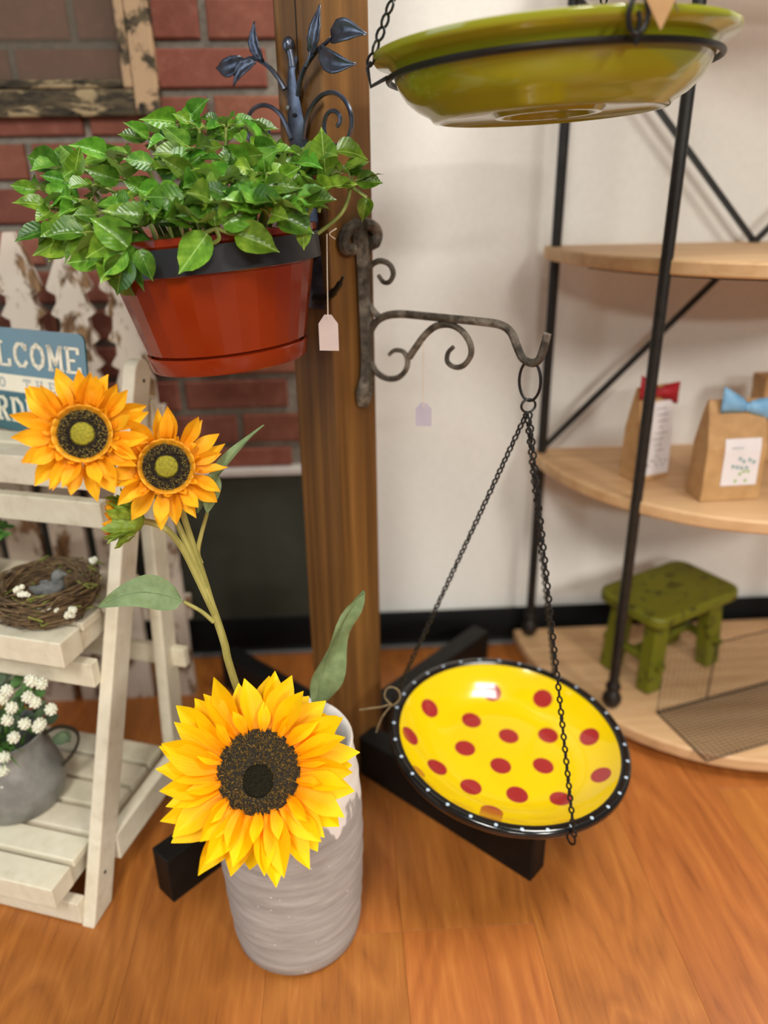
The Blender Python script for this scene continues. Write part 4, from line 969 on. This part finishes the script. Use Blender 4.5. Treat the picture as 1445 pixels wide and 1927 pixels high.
def tier(z, s0, s1, n_, a_in, front_h, leg_s):
    w_ = (s1-s0)/n_
    slat('front_slat', -LEN+.03, a_in, s0, s0+w_-.009, z-front_h, z)
    for k_ in range(1, n_): slat('slat', -LEN+.03, a_in-.002, s0+k_*w_, s0+(k_+1)*w_-.009, z-.014, z)
    for a in (a_in-.016, -LEN+.046): slat('bearer', a-.009, a+.009, s0+w_*.9, s1, z-.045, z-.0145)
    slat('front_rail', -LEN+.022, -.0215, leg_s-.052, leg_s-.034, z-.100, z-.060)
tier(.102, -.052, .262, 6, -.030, .036, .030)
slat('side_rail', -.020, .0, .06, .262, .050, .098)
tier(.432, .062, .275, 4, -.030, .040, .155)
tier(.648, .188, .300, 2, -.026, .044, .236)
slat('back_rail', -LEN, .016, .285, .300, .25, .285)
slat('back_rail', -LEN, -.002, .318, .330, .66, .70)

# welcome sign on the top tier
GLY = {'W': [[(0, 1), (.22, 0), (.5, .8), (.78, 0), (1, 1)]], 'E': [[(.15, 0), (.15, 1)], [(.0, 1), (.85, 1), (.85, .8)], [(0, 0), (.9, 0), (.9, .2)], [(.15, .5), (.6, .5)]], 'L': [[(.2, 0), (.2, 1)], [(0, 1), (.45, 1)], [(0, 0), (.9, 0), (.9, .25)]],
       'C': [[(.9, .75), (.9, .95)], [(.9, .8), (.7, .98), (.4, .98), (.15, .75), (.1, .5), (.15, .25), (.4, .02), (.7, .02), (.92, .22)]], 'O': [[(.5, 1), (.18, .82), (.08, .5), (.18, .18), (.5, 0), (.82, .18), (.92, .5), (.82, .82), (.5, 1)]],
       'M': [[(.12, 0), (.12, 1), (.5, .25), (.88, 1), (.88, 0)], [(0, 0), (.26, 0)], [(.74, 0), (1, 0)], [(0, 1), (.15, 1)], [(.85, 1), (1, 1)]], 'T': [[(.5, 0), (.5, 1)], [(.05, .8), (.05, 1), (.95, 1), (.95, .8)], [(.3, 0), (.7, 0)]],
       'H': [[(.18, 0), (.18, 1)], [(.82, 0), (.82, 1)], [(.18, .5), (.82, .5)], [(.02, 0), (.34, 0)], [(.66, 0), (.98, 0)], [(.02, 1), (.34, 1)], [(.66, 1), (.98, 1)]],
       'G': [[(.9, .8), (.7, .98), (.4, .98), (.15, .75), (.1, .5), (.15, .25), (.4, .02), (.7, .02), (.88, .18), (.88, .45), (.6, .45)]], 'A': [[(.1, 0), (.5, 1), (.9, 0)], [(.25, .35), (.75, .35)], [(0, 0), (.25, 0)], [(.75, 0), (1, 0)]],
       'R': [[(.18, 0), (.18, 1)], [(0, 1), (.6, 1), (.82, .88), (.82, .65), (.6, .5), (.18, .5)], [(.5, .5), (.85, 0), (1, 0)], [(0, 0), (.38, 0)]], 'D': [[(.18, 0), (.18, 1)], [(0, 0), (.5, 0), (.85, .22), (.92, .5), (.85, .78), (.5, 1), (0, 1)]],
       'N': [[(.14, 0), (.14, 1), (.86, 0), (.86, 1)], [(0, 0), (.3, 0)], [(.7, 1), (1, 1)], [(0, 1), (.14, 1)]]}
def lettering(parent, txt, Fm, x_right, zc, cw, ch, gap, th, mat):
    n_ = len(txt); x = x_right-n_*cw-(n_-1)*gap
    for chx in txt:
        if chx != ' ':
            mb = MB()
            for st_ in GLY[chx]:
                for (a, b) in zip(st_[:-1], st_[1:]):
                    p, q = V((x+a[0]*cw, zc+(a[1]-.5)*ch, 0)), V((x+b[0]*cw, zc+(b[1]-.5)*ch, 0)); d = (q-p)
                    if d.length < 1e-6: continue
                    t_ = th*(.62 if abs(d.y) < abs(d.x)*.3 else 1.0); d.normalize(); nn = V((-d.y, d.x, 0))*t_/2; p, q = p-d*th*.2, q+d*th*.2
                    zz = .0006
                    mb.add([p-nn, q-nn, q+nn, p+nn]+[v_+V((0, 0, zz)) for v_ in (p-nn, q-nn, q+nn, p+nn)], [(4, 5, 6, 7), (0, 1, 5, 4), (1, 2, 6, 5), (2, 3, 7, 6), (3, 0, 4, 7)], Fm)
            mb.build('letter', mat, parent, smooth=False)
        x += cw+gap
sgc = V((0, 0, 0)); SBR = onp(184, 866, lp(0, .262, 0), Ld); STR = onp(185, 645, lp(0, .285, 0), Ld)
SA_ = math.radians(29); sx_ = V((math.cos(SA_), -math.sin(SA_), 0)); sz_ = V((-math.sin(SA_), -math.cos(SA_), .10)).normalized(); sy_ = sz_.cross(sx_).normalized()
if sy_.z < 0: sy_ = -sy_
SH = .1575; SW = .285
SO = V((SBR.x, SBR.y, .6482))
sign = thing('welcome_sign', SO-sx_*SW/2, 'glossy teal metal sign reading WELCOME TO THE GARDEN on the top tier', 'sign')
Fs = frame(SO, sx_, sy_, sz_)
poly = [(-SW, 0), (-.006, 0), (0, .006), (0, SH-.010), (-.003, SH-.003), (-.010, SH), (-SW+.010, SH), (-SW, SH-.010)]
MB().prism(poly, .003, Fs).build('panel', M['sign'], sign, smooth=False)
Ft = Fs @ Matrix.Translation((0, 0, .0031))
MB().prism([(-SW+.002, .062), (-.002, .062), (-.002, .088), (-SW+.002, .088)], .0005, Ft).build('band', M['cream'], sign, smooth=False)
lettering(sign, 'WELCOME', Ft, -.010, .119, .0285, .034, .0072, .0062, M['cream'])
lettering(sign, 'TO THE', Ft @ Matrix.Translation((0, 0, .0006)), -.064, .075, .0135, .014, .013, .0028, M['grey_print'])
lettering(sign, 'GARDEN', Ft, -.072, .034, .0255, .034, .0075, .0062, M['cream'])

# bird nest with a bird on the middle tier
NC = lp(-.100, .138, .4325)
nest = thing('bird_nest', NC, 'woven twig bird nest dotted with pale blossoms on the middle tier', 'nest')
R_ = random.Random(11); tw_m = MB()
for k_ in range(170):
    a0 = R_.uniform(0, 2*PI); sp2 = R_.uniform(.8, 2.4); r = R_.uniform(.050, .076); z = .006+R_.uniform(0, .042)*(1 if r > .052 else .7); rr2 = r*(.86+.14*min(1, z/.03)); tl = R_.uniform(-.010, .010)
    tw_m.tube([NC+V((rr2*math.cos(a0+sp2*q/6)*(1+R_.uniform(-.03, .03)), rr2*math.sin(a0+sp2*q/6), z+tl*math.sin(q)+R_.uniform(-.002, .002))) for q in range(7)], R_.uniform(.0010, .0019), 4)
tag(tw_m.build('twigs', M['twig'], nest), kind='stuff')
MB().lathe([(0, .006), (.04, .008), (.056, .026), (.062, .036), (.069, .030), (.066, .012), (.04, .002), (0, .002)], 28, Matrix.Translation(NC)).build('nest_core', M['twig'], nest)
ms = MB()
for k_ in range(46):
    a = R_.uniform(0, 2*PI); r = R_.uniform(.055, .076); p = NC+V((r*math.cos(a), r*math.sin(a), R_.uniform(.012, .05)))
    ms.tube([p, p+V((R_.uniform(-.012, .012), R_.uniform(-.012, .012), R_.uniform(-.004, .006))), p+V((R_.uniform(-.02, .02), R_.uniform(-.02, .02), R_.uniform(-.006, .006)))], .0016, 4)
tag(ms.build('moss', M['moss'], nest), kind='stuff')
for (x, y) in ((36, 1108), (70, 1150), (98, 1146), (132, 1158), (172, 1055), (172, 1082), (138, 1148), (45, 1120), (80, 1150)):
    p = onp(x, y, NC+V((0, -.058 if y > 1100 else .05, 0)), (0, 1, 0)); mb = MB()
    for q in range(5): mb.ball((p.x+R_.uniform(-.006, .006), p.y+R_.uniform(-.003, .003), p.z+R_.uniform(-.003, .003)), R_.uniform(.0030, .0048), 6, 4)
    mb.build('blossom', M['white_flower'], nest)
bp = NC+V((.008, 0, .020))
bird = thing('toy_bird', bp, 'small grey toy bird sitting inside the twig nest', 'bird')
P = spl([bp+V((-.034, .006, .014)), bp+V((-.018, .003, .010)), bp+V((0, 0, .012)), bp+V((.010, -.001, .022)), bp+V((.012, -.002, .034)), bp+V((.018, -.003, .038)), bp+V((.027, -.004, .037))], 5)
rb = [.002, .0055, .012, .0135, .0125, .0115, .0085, .0080, .0086, .0082, .004, .0008]
MB().tube(P, [lerp(rb[int(i/(len(P)-1)*10.999)], rb[int(i/(len(P)-1)*10.999)+1], (i/(len(P)-1)*10.999) % 1) for i in range(len(P))], 12).build('body', M['bird'], bird)
for s_ in (-1, 1): MB().ball((0, 0, 0), (.017, .003, .007), 10, 6, frame(bp+V((-.006, s_*.0125, .014)), (.9, 0, -.3), (0, 1, 0), (.3, 0, .9))).build('wing', M['bird'], bird)

# galvanised pitcher and white flowers on the bottom tier
GCn = lp(-.190, .090, .1025)
pit = thing('metal_pitcher', GCn, 'dull galvanised metal pitcher with a bent handle on the bottom tier', 'pitcher')
GMt = Matrix.Translation(GCn)
MB().lathe([(0, 0), (.060, 0), (.066, .006), (.073, .030), (.073, .045), (.062, .085), (.054, .110), (.054, .122), (.057, .128), (.0545, .129), (.051, .122), (.051, .11), (.058, .085), (.069, .045), (.06, .01), (0, .008)], 40, GMt).build('body', M['galv'], pit)
hp_ = [GCn+V((.052, .012, .112)), GCn+V((.075, .018, .120)), GCn+V((.096, .022, .108)), GCn+V((.098, .022, .088)), GCn+V((.085, .018, .064)), GCn+V((.066, .012, .046))]
MB().tube(spl(hp_, 6), .006, 8, flat=.35, up=(0, 1, 0)).build('handle', M['galv_handle'], pit)
bq = thing('flower_bunch', GCn+V((0, 0, .10)), 'bunch of white ball flowers with green leaves in the metal pitcher', 'flowers')
def small_leaf(seed, L=.03, W_=.009):
    return MB().grid(lambda u, v: (u*L, (v-.5)*2*W_*math.sin(PI*min(1, u*.95+.05))**.8, -.2*L*u*u+.2*abs(v-.5)*W_), 4, 2).mesh('leaf', M['foliage'] if seed == 0 else M['foliage_dark'], angle=80)
sl = [small_leaf(0), small_leaf(1, .024, .011)]
gm = MB().grid(lambda u, v: (u*.07, (v-.5)*.006*(1-u), -.025*u*u), 5, 1).mesh('blade', M['foliage'], angle=80)
neck = GCn+V((0, 0, .12))
for k_ in range(70):
    a = R_.uniform(0, 2*PI); el = R_.uniform(-.1, 1.3); r = R_.uniform(.03, .10); d = V((math.cos(a)*math.cos(el), math.sin(a)*math.cos(el), math.sin(el))); p = neck+V((d.x*r*.9, d.y*r*.8, d.z*r*1.1))
    dd = (d+V((R_.uniform(-.6, .6), R_.uniform(-.6, .6), R_.uniform(-.4, .5)))).normalized(); up = (V((0, 0, 1))+toward_cam(p)); z = (up-dd*up.dot(dd)).normalized()
    inst('leaf', sl[1 if k_ % 3 else 0], frame(p, dd, z.cross(dd), z), bq)
for k_ in range(20):
    p = neck+V((R_.uniform(-.03, .03), R_.uniform(-.04, 0), -.005)); dd = V((R_.uniform(-.9, .7), R_.uniform(-.8, -.1), R_.uniform(.1, .9))).normalized(); z = (V((0, 0, 1))-dd*dd.z).normalized()
    inst('blade', gm, frame(p, dd, z.cross(dd), z), bq)
def pom(seed, r=.0092):
    Rg = random.Random(seed); mb = MB(); mb.ball((0, 0, 0), r*.72, 8, 6)
    for q in range(26):
        z = 1-2*(q+.5)/26; a = q*2.4; s_ = math.sqrt(1-z*z); mb.ball((r*.8*s_*math.cos(a), r*.8*s_*math.sin(a), r*.8*z), r*Rg.uniform(.2, .3), 5, 4)
    return mb.mesh('blossom', M['white_flower'], angle=80)
poms = [pom(1), pom(2)]
for (x, y) in ((12, 1300), (58, 1280), (78, 1287), (52, 1312), (66, 1322), (22, 1332), (96, 1335), (46, 1362), (72, 1368), (76, 1362), (26, 1388), (8, 1425), (6, 1450), (8, 1478), (10, 1492), (4, 1315), (14, 1355), (62, 1282)):
    p = onp(x, y, GCn+V((0, -.055, 0)), (0, 1, 0)); inst('blossom', random.choice(poms), Matrix.Translation(p) @ Matrix.Rotation(rnd(0, 6), 4, 'Z'), bq)
    MB().tube([neck+V((R_.uniform(-.02, .02), R_.uniform(-.03, 0), -.01)), lerp(neck, p, .5)+V((0, 0, .012)), p], .0010, 4).build('flower_stalk', M['foliage'], bq)
# sprig of greenery at the far left of the middle tier
gs = thing('green_sprig', lp(-.275, .20, .4325), 'feathery green sprig at the left end of the middle tier', 'plant')
gp0 = lp(-.275, .20, .4325)
MB().lathe([(0, 0), (.028, 0), (.034, .05), (.036, .055), (.032, .055), (.028, .045), (0, .044)], 24, Matrix.Translation(gp0)).build('small_pot', M['galv'], gs)
for k_ in range(12):
    a = R_.uniform(-1.2, 1.2); e = gp0+V((.02+.05*math.cos(a)*R_.uniform(.3, 1), .03*math.sin(a)-.01, R_.uniform(.07, .15))); b = gp0+V((0, 0, .045))
    P = spl([b, lerp(b, e, .5)+V((0, 0, .02)), e], 4); o = MB().tube(P, .0009, 4).build('frond', M['foliage'], gs)
    for q in range(2, len(P)):
        for s_ in (-1, 1):
            dd = (V((s_*.5, -.5, .3))+(P[q]-P[q-1]).normalized()).normalized(); z = (V((0, -.5, .8))-dd*V((0, -.5, .8)).dot(dd)).normalized()
            inst('leaf', sl[0], frame(P[q], dd*.5, z.cross(dd)*.4, z*.5), o)
